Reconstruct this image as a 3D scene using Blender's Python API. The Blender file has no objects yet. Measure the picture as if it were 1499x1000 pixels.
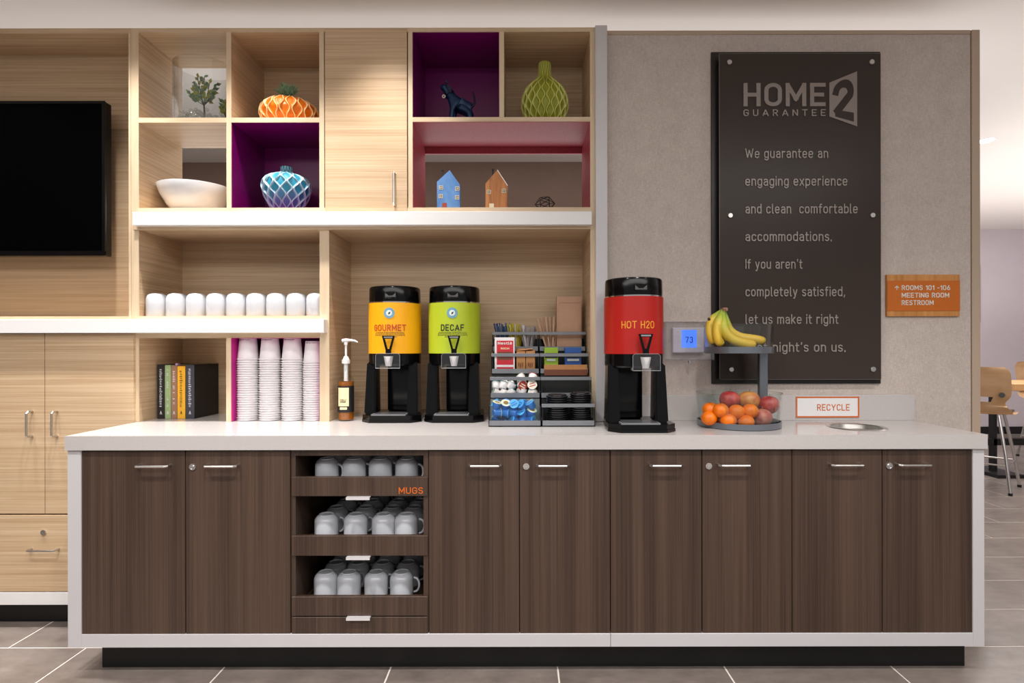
import bpy, bmesh, math, random
from mathutils import Vector, Matrix
random.seed(7)
C = bpy.context.scene.collection
SC = bpy.context.scene
PI = math.pi
# ------------------------------------------------------------------ camera
F, VX, VY, H = 830.0, 762.0, 508.0, 1.18
ROLL = 0.0017
cam_d = bpy.data.cameras.new('camera'); cam = bpy.data.objects.new('camera', cam_d); C.objects.link(cam)
cam_d.sensor_width = 36; cam_d.sensor_fit = 'HORIZONTAL'; cam_d.lens = 36 * F / 1499
cam_d.shift_x = -(VX - 749.5) / 1499; cam_d.shift_y = (VY - 500) / 1499
cam_d.clip_start = .05
cam.location = (0, 0, H)
cam.rotation_euler = (PI / 2, 0, 0)
cam.matrix_world = Matrix.Translation((0, 0, H)) @ Matrix.Rotation(PI / 2, 4, 'X') @ Matrix.Rotation(-ROLL, 4, 'Z')
SC.camera = cam
# ------------------------------------------------------------------ world, lights, exposure
CEIL = 2.75
w = bpy.data.worlds.new('World'); SC.world = w; w.use_nodes = True
w.node_tree.nodes['Background'].inputs[0].default_value = (1.0, .985, .98, 1)
w.node_tree.nodes['Background'].inputs[1].default_value = .25
SC.view_settings.view_transform = 'Standard'; SC.view_settings.look = 'None'
SC.view_settings.gamma = 1; SC.view_settings.use_curve_mapping = False
SC.view_settings.exposure = 0.62
SC.cycles.max_bounces = 8; SC.cycles.transparent_max_bounces = 24; SC.cycles.sample_clamp_indirect = 4
def spot(x, y, z, power, size=100, blend=.6, r=.035, col=(1, .96, .925), aim=(0, 0, -1)):
    l = bpy.data.lights.new('downlight', 'SPOT'); l.energy = power; l.spot_size = math.radians(size)
    l.spot_blend = blend; l.shadow_soft_size = r; l.color = col
    o = bpy.data.objects.new('downlight_beam', l); C.objects.link(o); o.location = (x, y, z)
    o.rotation_euler = Vector(aim).to_track_quat('-Z', 'Y').to_euler(); return o
def area(x, y, z, sx, sy, power, col=(1, .98, .965), aim=(0, 0, -1)):
    l = bpy.data.lights.new('fill_area', 'AREA'); l.shape = 'RECTANGLE'; l.size = sx; l.size_y = sy
    l.energy = power; l.color = col
    o = bpy.data.objects.new('fill_light', l); C.objects.link(o); o.location = (x, y, z)
    o.rotation_euler = Vector(aim).to_track_quat('-Z', 'Y').to_euler(); return o
for x, p in ((-2.7, 26), (-2.2, 26), (-1.62, 26), (-1.08, 26), (-.55, 22)):
    spot(x, 2.10, CEIL - .03, p * 2.75, 84, 1.0)
for x, y, p in ((-1.6, .9, 70), (-.55, .9, 64), (.6, .9, 54), (1.7, .9, 54)):
    spot(x, y, CEIL - .03, p, 115, .8, .06)
area(0, -.7, CEIL - .02, 6.0, 1.4, 82)  # unseen soft fill added overhead behind the camera for ambient light
area(4.2, 5.0, CEIL - .02, 2.5, 3.5, 60)
area(-1.0, 3.9, CEIL - .02, 4.5, .5, 7)
area(-.6, 3.15, 1.9, 6.5, .7, 15, aim=(0, 0, 1))        # upward fill added to brighten the ceiling; no fixture stands here
area(5.2, 4.4, 1.3, 4.0, 4.0, 56, aim=(0, 0, 1))  # another added upward fill, lifts the ceiling over the dining area
# ------------------------------------------------------------------ materials
def lin(c): 
    c /= 255.0
    return c / 12.92 if c <= .04045 else ((c + .055) / 1.055) ** 2.4
def col(r, g, b): return (lin(r), lin(g), lin(b), 1)
def base_mat(name):
    m = bpy.data.materials.new(name); m.use_nodes = True
    nt = m.node_tree; return m, nt, nt.nodes['Principled BSDF']
def mapped(nt, scale, kind='Object', src=None):
    tc = nt.nodes.new('ShaderNodeTexCoord'); mp = nt.nodes.new('ShaderNodeMapping')
    if kind == 'World':
        g = nt.nodes.new('ShaderNodeNewGeometry'); nt.links.new(g.outputs['Position'], mp.inputs['Vector'])
    else: nt.links.new(tc.outputs[kind], mp.inputs['Vector'])
    mp.inputs['Scale'].default_value = scale; return mp
def noise(nt, mp, scale=1, detail=5, rough=.6):
    n = nt.nodes.new('ShaderNodeTexNoise'); n.inputs['Scale'].default_value = scale
    n.inputs['Detail'].default_value = detail; n.inputs['Roughness'].default_value = rough
    nt.links.new(mp.outputs[0], n.inputs['Vector']); return n
def ramp(nt, src, c1, c2, a=.35, b=.65):
    r = nt.nodes.new('ShaderNodeValToRGB'); r.color_ramp.elements[0].color = c1; r.color_ramp.elements[1].color = c2
    r.color_ramp.elements[0].position = a; r.color_ramp.elements[1].position = b
    nt.links.new(src, r.inputs[0]); return r
def bump(nt, b, src, s=.1, d=.002):
    n = nt.nodes.new('ShaderNodeBump'); n.inputs['Strength'].default_value = s; n.inputs['Distance'].default_value = d
    nt.links.new(src, n.inputs['Height']); nt.links.new(n.outputs[0], b.inputs['Normal'])
def solid(name, c, rough=.5, metal=0, var=.06, nscale=20, bmp=0, coat=0, emit=0, ecol=None, spec=.5):
    m, nt, b = base_mat(name)
    mp = mapped(nt, (nscale,) * 3); n = noise(nt, mp)
    c1 = tuple(max(0, x * (1 - var)) for x in c[:3]) + (1,); c2 = tuple(min(1, x * (1 + var)) for x in c[:3]) + (1,)
    r = ramp(nt, n.outputs['Fac'], c1, c2); nt.links.new(r.outputs[0], b.inputs['Base Color'])
    b.inputs['Roughness'].default_value = rough; b.inputs['Metallic'].default_value = metal
    b.inputs['Coat Weight'].default_value = coat; b.inputs['Specular IOR Level'].default_value = spec
    if bmp: bump(nt, b, n.outputs['Fac'], bmp)
    if emit: b.inputs['Emission Color'].default_value = ecol or c; b.inputs['Emission Strength'].default_value = emit
    return m
def wood(name, c1, c2, sc, sc2, rough=.42, mixf=.5, bmp=.05, kind='World'):
    m, nt, b = base_mat(name)
    n1 = noise(nt, mapped(nt, sc, kind), 1, 7, .65); n2 = noise(nt, mapped(nt, sc2, kind), 1, 3, .5)
    mx = nt.nodes.new('ShaderNodeMix'); mx.data_type = 'FLOAT'; mx.inputs[0].default_value = mixf
    nt.links.new(n1.outputs['Fac'], mx.inputs[2]); nt.links.new(n2.outputs['Fac'], mx.inputs[3])
    r = ramp(nt, mx.outputs[0], c1, c2, .38, .62); nt.links.new(r.outputs[0], b.inputs['Base Color'])
    b.inputs['Roughness'].default_value = rough
    if bmp: bump(nt, b, n1.outputs['Fac'], bmp, .001)
    return m
def glass(name, tint=(.97, .99, .985), rough=.02, f0=.04, k=.8, pw=4):
    m, nt, b = base_mat(name); nt.nodes.remove(b)
    out = nt.nodes['Material Output']
    t = nt.nodes.new('ShaderNodeBsdfTransparent'); t.inputs[0].default_value = (*tint, 1)
    g = nt.nodes.new('ShaderNodeBsdfGlossy'); g.inputs['Roughness'].default_value = rough
    f = nt.nodes.new('ShaderNodeLayerWeight'); f.inputs['Blend'].default_value = .5
    p = nt.nodes.new('ShaderNodeMath'); p.operation = 'POWER'; p.inputs[1].default_value = pw
    a = nt.nodes.new('ShaderNodeMath'); a.operation = 'MULTIPLY_ADD'; a.inputs[1].default_value = k; a.inputs[2].default_value = f0; a.use_clamp = True
    nt.links.new(f.outputs['Facing'], p.inputs[0]); nt.links.new(p.outputs[0], a.inputs[0])
    mx = nt.nodes.new('ShaderNodeMixShader'); nt.links.new(a.outputs[0], mx.inputs[0])
    nt.links.new(t.outputs[0], mx.inputs[1]); nt.links.new(g.outputs[0], mx.inputs[2]); nt.links.new(mx.outputs[0], out.inputs[0])
    return m
W1, W2 = col(184, 153, 118), col(213, 187, 154)
M = {}
M['oak'] = wood('light oak grain', W1, W2, (1.8, 1.8, 230), (1.1, 1.1, 60), mixf=.34)
M['oakdeep'] = wood('light oak board grain', W1, W2, (1.8, 230, 30), (1.1, 60, 8), mixf=.42)
M['oak_darker'] = wood('darker oak grain', col(172, 146, 114), col(194, 168, 138), (1.8, 1.8, 230), (1.1, 1.1, 60), mixf=.34)
M['oakedge'] = wood('light oak edge band', col(205, 182, 150), col(222, 200, 170), (40, 40, 3), (9, 9, 2), mixf=.4)
M['oakstrip'] = wood('light oak edge strip', col(198, 172, 138), col(222, 200, 170), (3, 60, 60), (2, 9, 9), mixf=.4)
M['dark'] = wood('walnut vertical grain', col(55, 40, 31), col(87, 67, 55), (260, 160, 1.2), (22, 14, .35), rough=.4, mixf=.45)
M['darkin'] = wood('walnut inside', col(84, 68, 54), col(100, 82, 66), (30, 30, 2), (9, 9, 1), rough=.5)
M['white'] = solid('white laminate', col(232, 231, 231), .35, var=.015, nscale=3)
M['whiteg'] = solid('light grey laminate', col(203, 201, 203), .35, var=.015, nscale=3)
M['mugwhite'] = solid('mug glaze', col(208, 211, 217), .18, var=.01, coat=.4)
M['quartz'] = solid('white quartz top', col(194, 189, 187), .18, var=.03, nscale=160, coat=.2)
M['black'] = solid('matt black kick', col(8, 8, 8), .5, var=.2)
M['purple'] = solid('purple laminate', col(116, 2, 94), .35, var=.04, nscale=4)
M['magenta'] = solid('magenta laminate', col(190, 20, 134), .4, var=.03, nscale=4)
M['mauve'] = solid('dusty red laminate', col(166, 62, 76), .45, var=.12, nscale=90)
M['ceil'] = solid('ceiling paint', col(236, 230, 225), .8, var=.01, nscale=2)
M['steel'] = solid('satin steel', col(205, 203, 200), .28, 1, var=.04, nscale=60)
M['chrome'] = solid('bright steel', col(225, 225, 225), .12, 1, var=.02)
M['greyplastic'] = solid('grey metal', col(140, 143, 148), .35, .6, var=.03)
M['gloss'] = solid('gloss black plastic', col(7, 7, 8), .12, var=.1, spec=.35)
M['screen'] = solid('television screen', col(1, 1, 2), .3, var=.05, spec=.04)
M['ceramic'] = solid('white ceramic', col(238, 240, 244), .15, var=.01, coat=.6)
M['paper'] = solid('white paper', col(228, 224, 226), .5, var=.012, nscale=8)
M['wallpaint'] = solid('lilac grey paint', col(206, 196, 203), .8, var=.02, nscale=3)
M['taupe'] = solid('taupe paint', col(132, 110, 98), .8, var=.04, nscale=5)
M['glass'] = glass('clear glass'); M['vaseglass'] = glass('vase glass', (.96, .97, .97), .03, .06, .9, 2.4)
M['acrylic'] = glass('clear acrylic', (.95, .95, .96), .05, .06)
M['greenglass'] = glass('greenish bin glass', (.90, .965, .94), .02, .05)
M['orange_ink'] = solid('orange ink', col(206, 98, 22), .5, var=.03)
# linen wall
def linen():
    m, nt, b = base_mat('woven taupe wall fabric')
    n1 = noise(nt, mapped(nt, (420, 420, 60), 'World'), 1, 3); n2 = noise(nt, mapped(nt, (60, 60, 420), 'World'), 1, 3)
    n3 = noise(nt, mapped(nt, (14, 14, 14), 'World'), 1, 4)
    a = nt.nodes.new('ShaderNodeMath'); a.operation = 'ADD'; nt.links.new(n1.outputs['Fac'], a.inputs[0]); nt.links.new(n2.outputs['Fac'], a.inputs[1])
    a2 = nt.nodes.new('ShaderNodeMath'); a2.operation = 'MULTIPLY_ADD'; nt.links.new(n3.outputs['Fac'], a2.inputs[0]); a2.inputs[1].default_value = .5; nt.links.new(a.outputs[0], a2.inputs[2])
    d = nt.nodes.new('ShaderNodeMath'); d.operation = 'MULTIPLY'; nt.links.new(a2.outputs[0], d.inputs[0]); d.inputs[1].default_value = .4
    r = ramp(nt, d.outputs[0], col(180, 168, 160), col(212, 201, 193), .36, .64); nt.links.new(r.outputs[0], b.inputs['Base Color'])
    b.inputs['Roughness'].default_value = .9; b.inputs['Specular IOR Level'].default_value = .2
    bump(nt, b, a.outputs[0], .15, .001); return m
M['linen'] = linen()
M['walltrim'] = solid('tan wall trim', col(186, 166, 146), .5, var=.02, nscale=4)
def tile_mat():
    m, nt, b = base_mat('brown grey porcelain tile')
    n = noise(nt, mapped(nt, (2.2, 2.2, 2), 'World'), 1, 8, .65); n2 = noise(nt, mapped(nt, (9, 22, 5), 'World'), 1, 6, .7)
    mx = nt.nodes.new('ShaderNodeMix'); mx.data_type = 'FLOAT'; mx.inputs[0].default_value = .4
    nt.links.new(n.outputs['Fac'], mx.inputs[2]); nt.links.new(n2.outputs['Fac'], mx.inputs[3])
    r = ramp(nt, mx.outputs[0], col(94, 85, 80), col(140, 129, 122), .34, .66)
    oi = nt.nodes.new('ShaderNodeObjectInfo'); hs = nt.nodes.new('ShaderNodeHueSaturation')
    ma = nt.nodes.new('ShaderNodeMath'); ma.operation = 'MULTIPLY_ADD'; ma.inputs[1].default_value = .16; ma.inputs[2].default_value = .92
    nt.links.new(oi.outputs['Random'], ma.inputs[0]); nt.links.new(ma.outputs[0], hs.inputs['Value'])
    nt.links.new(r.outputs[0], hs.inputs['Color']); nt.links.new(hs.outputs[0], b.inputs['Base Color'])
    b.inputs['Roughness'].default_value = .32; bump(nt, b, n2.outputs['Fac'], .05, .001); return m
M['tile'] = tile_mat(); M['grout'] = solid('pale grout', col(226, 216, 208), .8, var=.05)
# ------------------------------------------------------------------ geometry helpers
class MB:
    def __init__(s): s.bm = bmesh.new()
    def box(s, x0, x1, y0, y1, z0, z1, bev=0, seg=1, rot=None):
        r = bmesh.ops.create_cube(s.bm, size=1)
        vs = r['verts']
        for v in vs:
            v.co = Vector(((x0 + x1) / 2 + v.co.x * (x1 - x0), (y0 + y1) / 2 + v.co.y * (y1 - y0), (z0 + z1) / 2 + v.co.z * (z1 - z0)))
        if rot is not None:
            c = Vector(((x0 + x1) / 2, (y0 + y1) / 2, (z0 + z1) / 2))
            for v in vs: v.co = c + rot @ (v.co - c)
        if bev:
            es = list({e for v in vs for e in v.link_edges})
            bmesh.ops.bevel(s.bm, geom=es, offset=bev, segments=seg, affect='EDGES', profile=.5)
        return s
    def lathe(s, prof, c=(0, 0, 0), n=32, close=False, sx=1, sy=1, mat=None):
        rings = []
        for r, z in prof:
            if r < 1e-6: rings.append([s.bm.verts.new((c[0], c[1], c[2] + z))])
            else: rings.append([s.bm.verts.new((c[0] + r * sx * math.cos(2 * PI * i / n), c[1] + r * sy * math.sin(2 * PI * i / n), c[2] + z)) for i in range(n)])
        fs = []
        for a, b in list(zip(rings, rings[1:])) + ([(rings[-1], rings[0])] if close else []):
            for i in range(n):
                j = (i + 1) % n
                if len(a) == 1 and len(b) == 1: continue
                if len(a) == 1: fs.append(s.bm.faces.new((a[0], b[j], b[i])))
                elif len(b) == 1: fs.append(s.bm.faces.new((a[i], a[j], b[0])))
                else: fs.append(s.bm.faces.new((a[i], a[j], b[j], b[i])))
        if mat is not None:
            for v in {v for f in fs for v in f.verts}: v.co = mat @ v.co
        return s
    def cyl(s, p, q, r, n=12, r2=None):
        p, q = Vector(p), Vector(q); r2 = r if r2 is None else r2
        d = (q - p); m = Matrix.Translation(p) @ d.to_track_quat('Z', 'Y').to_matrix().to_4x4()
        return s.lathe([(0, 0), (r, 0), (r2, d.length), (0, d.length)], n=n, mat=m)
    def tube(s, pts, r, n=8, caps=True, rs=None, flat=1.0):
        pts = [Vector(p) for p in pts]; rings = []
        up = None
        for i, p in enumerate(pts):
            t = (pts[min(i + 1, len(pts) - 1)] - pts[max(i - 1, 0)]).normalized()
            if up is None:
                up = Vector((0, 0, 1)) if abs(t.z) < .9 else Vector((1, 0, 0))
            a = t.cross(up).normalized(); b = a.cross(t).normalized(); up = b
            rr = rs[i] if rs else r
            rings.append([s.bm.verts.new(p + a * rr * math.cos(2 * PI * k / n) + b * rr * flat * math.sin(2 * PI * k / n)) for k in range(n)])
        for a, b in zip(rings, rings[1:]):
            for k in range(n): s.bm.faces.new((a[k], a[(k + 1) % n], b[(k + 1) % n], b[k]))
        if caps:
            s.bm.faces.new(list(reversed(rings[0]))); s.bm.faces.new(rings[-1])
        return s
    def prism(s, poly, a, b, axis='Y'):
        """poly of 2D points, extruded from a to b along axis (Y: poly is x,z; Z: poly is x,y; X: poly is y,z)"""
        f = {'Y': lambda p, t: (p[0], t, p[1]), 'Z': lambda p, t: (p[0], p[1], t), 'X': lambda p, t: (t, p[0], p[1])}[axis]
        v0 = [s.bm.verts.new(f(p, a)) for p in poly]; v1 = [s.bm.verts.new(f(p, b)) for p in poly]; n = len(poly)
        for i in range(n): s.bm.faces.new((v0[i], v0[(i + 1) % n], v1[(i + 1) % n], v1[i]))
        s.bm.faces.new(v0[::-1]); s.bm.faces.new(v1); return s
    def sphere(s, c, r, u=20, v=12, sc=(1, 1, 1)):
        rr = bmesh.ops.create_uvsphere(s.bm, u_segments=u, v_segments=v, radius=r)
        for x in rr['verts']: x.co = Vector((c[0] + x.co.x * sc[0], c[1] + x.co.y * sc[1], c[2] + x.co.z * sc[2]))
        return s
    def frame(s, x0, x1, z0, z1, t, y0, y1):
        s.box(x0, x1, y0, y1, z1 - t, z1); s.box(x0, x1, y0, y1, z0, z0 + t)
        s.box(x0, x0 + t, y0, y1, z0 + t, z1 - t); s.box(x1 - t, x1, y0, y1, z0 + t, z1 - t); return s
    def add_mesh(s, me, mat):
        n0 = len(s.bm.verts); s.bm.from_mesh(me); s.bm.verts.ensure_lookup_table()
        for v in list(s.bm.verts)[n0:]: v.co = mat @ v.co
        return s
def B(*a, **k): return MB().box(*a, **k)
ROOTS = {}
def root_of(o):
    while o.parent: o = o.parent
    return o
def obj(name, mb, m, parent=None, smooth=False, ang=35):
    me = bpy.data.meshes.new(name)
    bmesh.ops.recalc_face_normals(mb.bm, faces=mb.bm.faces)
    if parent is not None:
        bmesh.ops.translate(mb.bm, verts=mb.bm.verts, vec=-root_of(parent).location)
    mb.bm.to_mesh(me); mb.bm.free()
    ms = m if isinstance(m, (list, tuple)) else [m]
    for x in ms: me.materials.append(M[x] if isinstance(x, str) else x)
    if smooth:
        me.polygons.foreach_set('use_smooth', [True] * len(me.polygons)); me.set_sharp_from_angle(angle=math.radians(ang))
    o = bpy.data.objects.new(name, me); C.objects.link(o)
    if parent is not None: o.parent = parent
    return o
def tag(o, label, cat, group=None, kind=None):
    o['label'] = label; o['category'] = cat
    if group: o['group'] = group
    if kind: o['kind'] = kind
    return o
def thing(name, label, cat, loc=(0, 0, 0), group=None):
    o = bpy.data.objects.new(name, None); C.objects.link(o); o.location = loc; o.empty_display_size = .05
    return tag(o, label, cat, group)
def struct(name, mb, m, **k):
    o = obj(name, mb, m, **k); o['kind'] = 'structure'; return o
def dup(src, loc, label=None, rot=None, group=None):
    def cp(o, par):
        c = o.copy(); C.objects.link(c)
        if par is not None: c.parent = par
        for ch in o.children: cp(ch, c)
        return c
    r = cp(src, None); r.location = loc
    if label: r['label'] = label
    if group: r['group'] = group
    if rot is not None: r.rotation_euler = rot
    return r
def P(px, py, Y):
    """photo point at depth Y -> world x, z (the slight camera roll removed)"""
    y = py + ROLL * (px - VX); x = px - ROLL * (py - VY)
    return (x - VX) * Y / F, H + (VY - y) * Y / F
def PX(px, Y): return (px - VX) * Y / F
def PZ(py, Y): return H + (VY - py) * Y / F
# lettering: centre-line glyphs in the manner of a road-sign grotesque, drawn as ribbons
def arc(cx, cy, rx, ry, a0, a1, n=10):
    return [(cx + rx * math.cos(math.radians(a0 + (a1 - a0) * i / n)), cy + ry * math.sin(math.radians(a0 + (a1 - a0) * i / n))) for i in range(n + 1)]
def stadium(w, y0, y1, r=None):
    r = r or w / 2; return arc(w - r, y1 - r, r, r, 0, 90, 6) + arc(r, y1 - r, r, r, 90, 180, 6) + arc(r, y0 + r, r, r, 180, 270, 6) + arc(w - r, y0 + r, r, r, 270, 360, 6) + [(w, y1 - r)]
X_ = .70
def bowl(w): return stadium(w, 0, X_)
w0 = .50; wl = .44; rl = .22
GL = {
 'H': (.52, [[(0, 0), (0, 1)], [(.52, 0), (.52, 1)], [(0, .5), (.52, .5)]]),
 'O': (.54, [stadium(.54, 0, 1)]), '0': (.48, [stadium(.48, 0, 1)]),
 'M': (.66, [[(0, 0), (0, 1)], [(.01, .98), (.33, .28)], [(.33, .28), (.65, .98)], [(.66, 1), (.66, 0)]]),
 'N': (.54, [[(0, 0), (0, 1), (.54, 0), (.54, 1)]]),
 'E': (.46, [[(.46, 1), (0, 1), (0, 0), (.46, 0)], [(0, .5), (.40, .5)]]),
 'F': (.46, [[(.46, 1), (0, 1), (0, 0)], [(0, .5), (.40, .5)]]),
 'L': (.44, [[(0, 1), (0, 0), (.44, 0)]]), 'I': (.0, [[(0, 0), (0, 1)]]),
 'T': (.54, [[(0, 1), (.54, 1)], [(.27, 1), (.27, 0)]]),
 'G': (.52, [arc(.26, .74, .26, .26, 15, 180, 10) + arc(.26, .26, .26, .26, 180, 360, 10) + [(.52, .48), (.28, .48)]]),
 'C': (.50, [arc(.26, .74, .26, .26, 15, 180, 10) + arc(.26, .26, .26, .26, 180, 345, 10)]),
 'U': (.52, [[(0, 1)] + arc(.26, .26, .26, .26, 180, 360, 12) + [(.52, 1)]]),
 'A': (.62, [[(0, 0), (.31, 1), (.62, 0)], [(.09, .28), (.53, .28)]]), 'V': (.60, [[(0, 1), (.30, 0), (.60, 1)]]),
 'W': (.86, [[(0, 1), (.20, 0), (.43, .85), (.66, 0), (.86, 1)]]),
 'Y': (.58, [[(0, 1), (.29, .42), (.58, 1)], [(.29, .42), (.29, 0)]]),
 'R': (.50, [[(0, 0), (0, 1), (.24, 1)] + arc(.24, .735, .26, .265, 90, -90, 10) + [(0, .47)], [(.26, .47), (.50, 0)]]),
 'P': (.50, [[(0, 0), (0, 1), (.24, 1)] + arc(.24, .735, .26, .265, 90, -90, 10) + [(0, .47)]]),
 'D': (.52, [[(0, 0), (0, 1), (.26, 1)] + arc(.26, .74, .26, .26, 90, 0, 6) + arc(.26, .26, .26, .26, 0, -90, 6) + [(0, 0)]]),
 'S': (.48, [arc(.24, .755, .24, .245, 25, 180, 8) + arc(.24, .755, .24, .245, 180, 262, 4) + arc(.24, .26, .24, .26, 82, 0, 4) + arc(.24, .26, .24, .26, 0, -155, 8)]),
 '1': (.22, [[(0, .78), (.22, 1), (.22, 0)]]), '7': (.48, [[(0, 1), (.48, 1), (.16, 0)]]),
 '2': (.48, [arc(.24, .74, .24, .26, 175, -25, 12) + [(0, 0), (.48, 0)]]),
 '3': (.48, [arc(.24, .76, .22, .24, 160, -90, 12) + arc(.24, .26, .24, .26, 90, -160, 12)]),
 '6': (.48, [stadium(.48, 0, .56, .24), [(.02, .36), (.30, 1)]]),
 '-': (.28, [[(0, .42), (.28, .42)]]), '.': (.0, [[(0, -.05), (0, .05)]]), ',': (.05, [[(.05, .06), (0, -.14)]]), '\u2019': (.05, [[(.05, 1.0), (.02, .82)]]),
 'a': (.42, [arc(.21, .49, .21, .21, 150, 0, 8) + [(.42, 0)], [(.42, .40), (.20, .40)] + arc(.20, .20, .20, .20, 90, 270, 8) + [(.26, 0), (.42, .10)]]),
 'b': (wl, [[(0, 1), (0, 0)], stadium(wl, 0, X_)]), 'd': (wl, [[(wl, 1), (wl, 0)], stadium(wl, 0, X_)]), 'o': (wl, [stadium(wl, 0, X_)]),
 'p': (wl, [[(0, X_), (0, -.27)], stadium(wl, 0, X_)]), 'q': (wl, [[(wl, X_), (wl, -.27)], stadium(wl, 0, X_)]),
 'g': (wl, [stadium(wl, 0, X_), [(wl, X_), (wl, -.07)] + arc(rl, -.07, rl, .21, 0, -150, 8)]),
 'c': (.40, [arc(rl, .48, rl, .22, 25, 180, 8) + arc(rl, .22, rl, .22, 180, 335, 8)]),
 'e': (wl, [[(.02, .36), (wl - .02, .36)], [(wl, .38)] + arc(rl, .48, rl, .22, 0, 180, 8) + arc(rl, .22, rl, .22, 180, 325, 8)]),
 'f': (.26, [[(.27, 1), (.20, 1)] + arc(.20, .88, .12, .12, 90, 180, 4) + [(.08, 0)], [(-.04, .68), (.25, .68)]]),
 't': (.24, [[(.07, .93), (.07, .12)] + arc(.19, .12, .12, .12, 180, 270, 4) + [(.26, 0)], [(-.04, .68), (.25, .68)]]),
 'h': (.42, [[(0, 1), (0, 0)], [(0, .46)] + arc(.21, .49, .21, .21, 160, 0, 8) + [(.42, 0)]]),
 'n': (.42, [[(0, X_), (0, 0)], [(0, .46)] + arc(.21, .49, .21, .21, 160, 0, 8) + [(.42, 0)]]),
 'm': (.70, [[(0, X_), (0, 0)], arc(.175, .525, .175, .175, 160, 0, 8) + [(.35, 0)], arc(.525, .525, .175, .175, 180, 0, 8) + [(.70, 0)]]),
 'u': (.42, [[(0, X_)] + arc(.21, .21, .21, .21, 180, 340, 8), [(.42, X_), (.42, 0)]]),
 'r': (.28, [[(0, X_), (0, 0)], arc(.20, .46, .20, .24, 165, 62, 6)]),
 'i': (.0, [[(0, X_), (0, 0)], [(0, .95), (0, 1.0)]]), 'l': (.09, [[(0, 1), (0, .10), (.03, 0), (.10, 0)]]),
 'k': (.40, [[(0, 1), (0, 0)], [(.38, X_), (0, .25)], [(.13, .38), (.40, 0)]]),
 's': (.38, [arc(.19, .53, .19, .17, 30, 180, 7) + arc(.19, .53, .19, .17, 180, 265, 3) + arc(.19, .18, .19, .18, 85, 0, 3) + arc(.19, .18, .19, .18, 0, -150, 7)]),
 'x': (.40, [[(0, X_), (.40, 0)], [(0, 0), (.40, X_)]]), 'v': (.42, [[(0, X_), (.21, 0), (.42, X_)]]),
 'y': (.42, [[(0, X_), (.21, 0)], [(.42, X_), (.13, -.27), (.02, -.27)]]), ' ': (.13, []),
}
GL['\u00e9'] = (wl, GL['e'][1] + [[(.18, .84), (.30, 1.02)]])
def ribbon(bm, pts, t, d, cl, mp, e0=.5, e1=.5):
    """one stroke of width t, front face raised by d; mp maps (x, z, depth) to the scene"""
    P_ = [Vector((p[0], p[1])) for p in pts]; Q = [P_[0]]
    for p in P_[1:]:
        if (p - Q[-1]).length > 1e-5: Q.append(p)
    closed = cl and (Q[0] - Q[-1]).length < 1e-4
    if closed: Q.pop()
    n = len(Q); L = []; Rr = []
    for i in range(n):
        a = Q[(i - 1) % n] if (closed or i > 0) else None; b = Q[(i + 1) % n] if (closed or i < n - 1) else None
        d1 = (Q[i] - a).normalized() if a is not None else None; d2 = (b - Q[i]).normalized() if b is not None else None
        d1 = d1 if d1 is not None else d2; d2 = d2 if d2 is not None else d1
        n1 = Vector((-d1.y, d1.x)); n2 = Vector((-d2.y, d2.x)); m_ = n1 + n2
        m_ = n1 if m_.length < 1e-4 else m_.normalized(); k = min(1.5, 1 / max(.45, m_.dot(n1)))
        e = Vector((0, 0))
        if not closed and i == 0: e = -d2 * t * e0
        if not closed and i == n - 1: e = d1 * t * e1
        L.append(Q[i] + e + m_ * t / 2 * k); Rr.append(Q[i] + e - m_ * t / 2 * k)
    fl = [bm.verts.new(mp(p.x, p.y, d)) for p in L]; fr = [bm.verts.new(mp(p.x, p.y, d)) for p in Rr]
    bl = [bm.verts.new(mp(p.x, p.y, 0)) for p in L]; br = [bm.verts.new(mp(p.x, p.y, 0)) for p in Rr]
    for i in range(n if closed else n - 1):
        j = (i + 1) % n
        bm.faces.new((fl[i], fl[j], fr[j], fr[i])); bm.faces.new((fl[i], bl[i], bl[j], fl[j])); bm.faces.new((fr[j], br[j], br[i], fr[i]))
    if not closed:
        bm.faces.new((fl[0], fr[0], br[0], bl[0])); bm.faces.new((fl[-1], bl[-1], br[-1], fr[-1]))
def text_mesh(body, x0, x1, z0, z1, y, depth=.002, m='black', parent=None, name='lettering', weight=.135, track=.21, bend=None, skew=None):
    t = weight; x = 0; strokes = []
    for ch in body:
        wd, gl = GL[ch]
        for g in gl: strokes.append([(x + p[0] + t / 2, t / 2 + p[1] * (1 - t)) for p in g])
        x += wd + t + (track - t * .35)
    tot = x - (track - t * .35)
    cap = z1 - z0; kx = (x1 - x0) / tot
    if bend:
        cx, cy, r = bend
        def mp(a, b, d):
            th = (x0 + a * kx - cx) / r; rr = r + d + .0004; return (cx + rr * math.sin(th), cy - rr * math.cos(th), z0 + b * cap)
    elif skew:
        def mp(a, b, d): return skew(x0 + a * kx, z0 + b * cap, -d)
    else:
        def mp(a, b, d): return (x0 + a * kx, y - d, z0 + b * cap)
    mb = MB()
    parts_ = []
    for s_ in strokes:            # sharp corners (M, N, W, A, 7 ...) are drawn as separate strokes
        cur = [s_[0]]; ea = .5
        for i in range(1, len(s_) - 1):
            cur.append(s_[i]); a_ = Vector(s_[i]) - Vector(s_[i - 1]); b_ = Vector(s_[i + 1]) - Vector(s_[i])
            if a_.length > .05 and b_.length > .05 and a_.normalized().dot(b_.normalized()) < -.15: parts_.append((cur, ea, .12)); cur = [s_[i]]; ea = .12
        cur.append(s_[-1]); parts_.append((cur, ea, .5))
    for k, (s_, ea, eb) in enumerate(parts_): ribbon(mb.bm, s_, t, depth * (1 + .02 * (k % 3)), True, mp, ea, eb)
    return obj(name, mb, m, parent)
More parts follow.
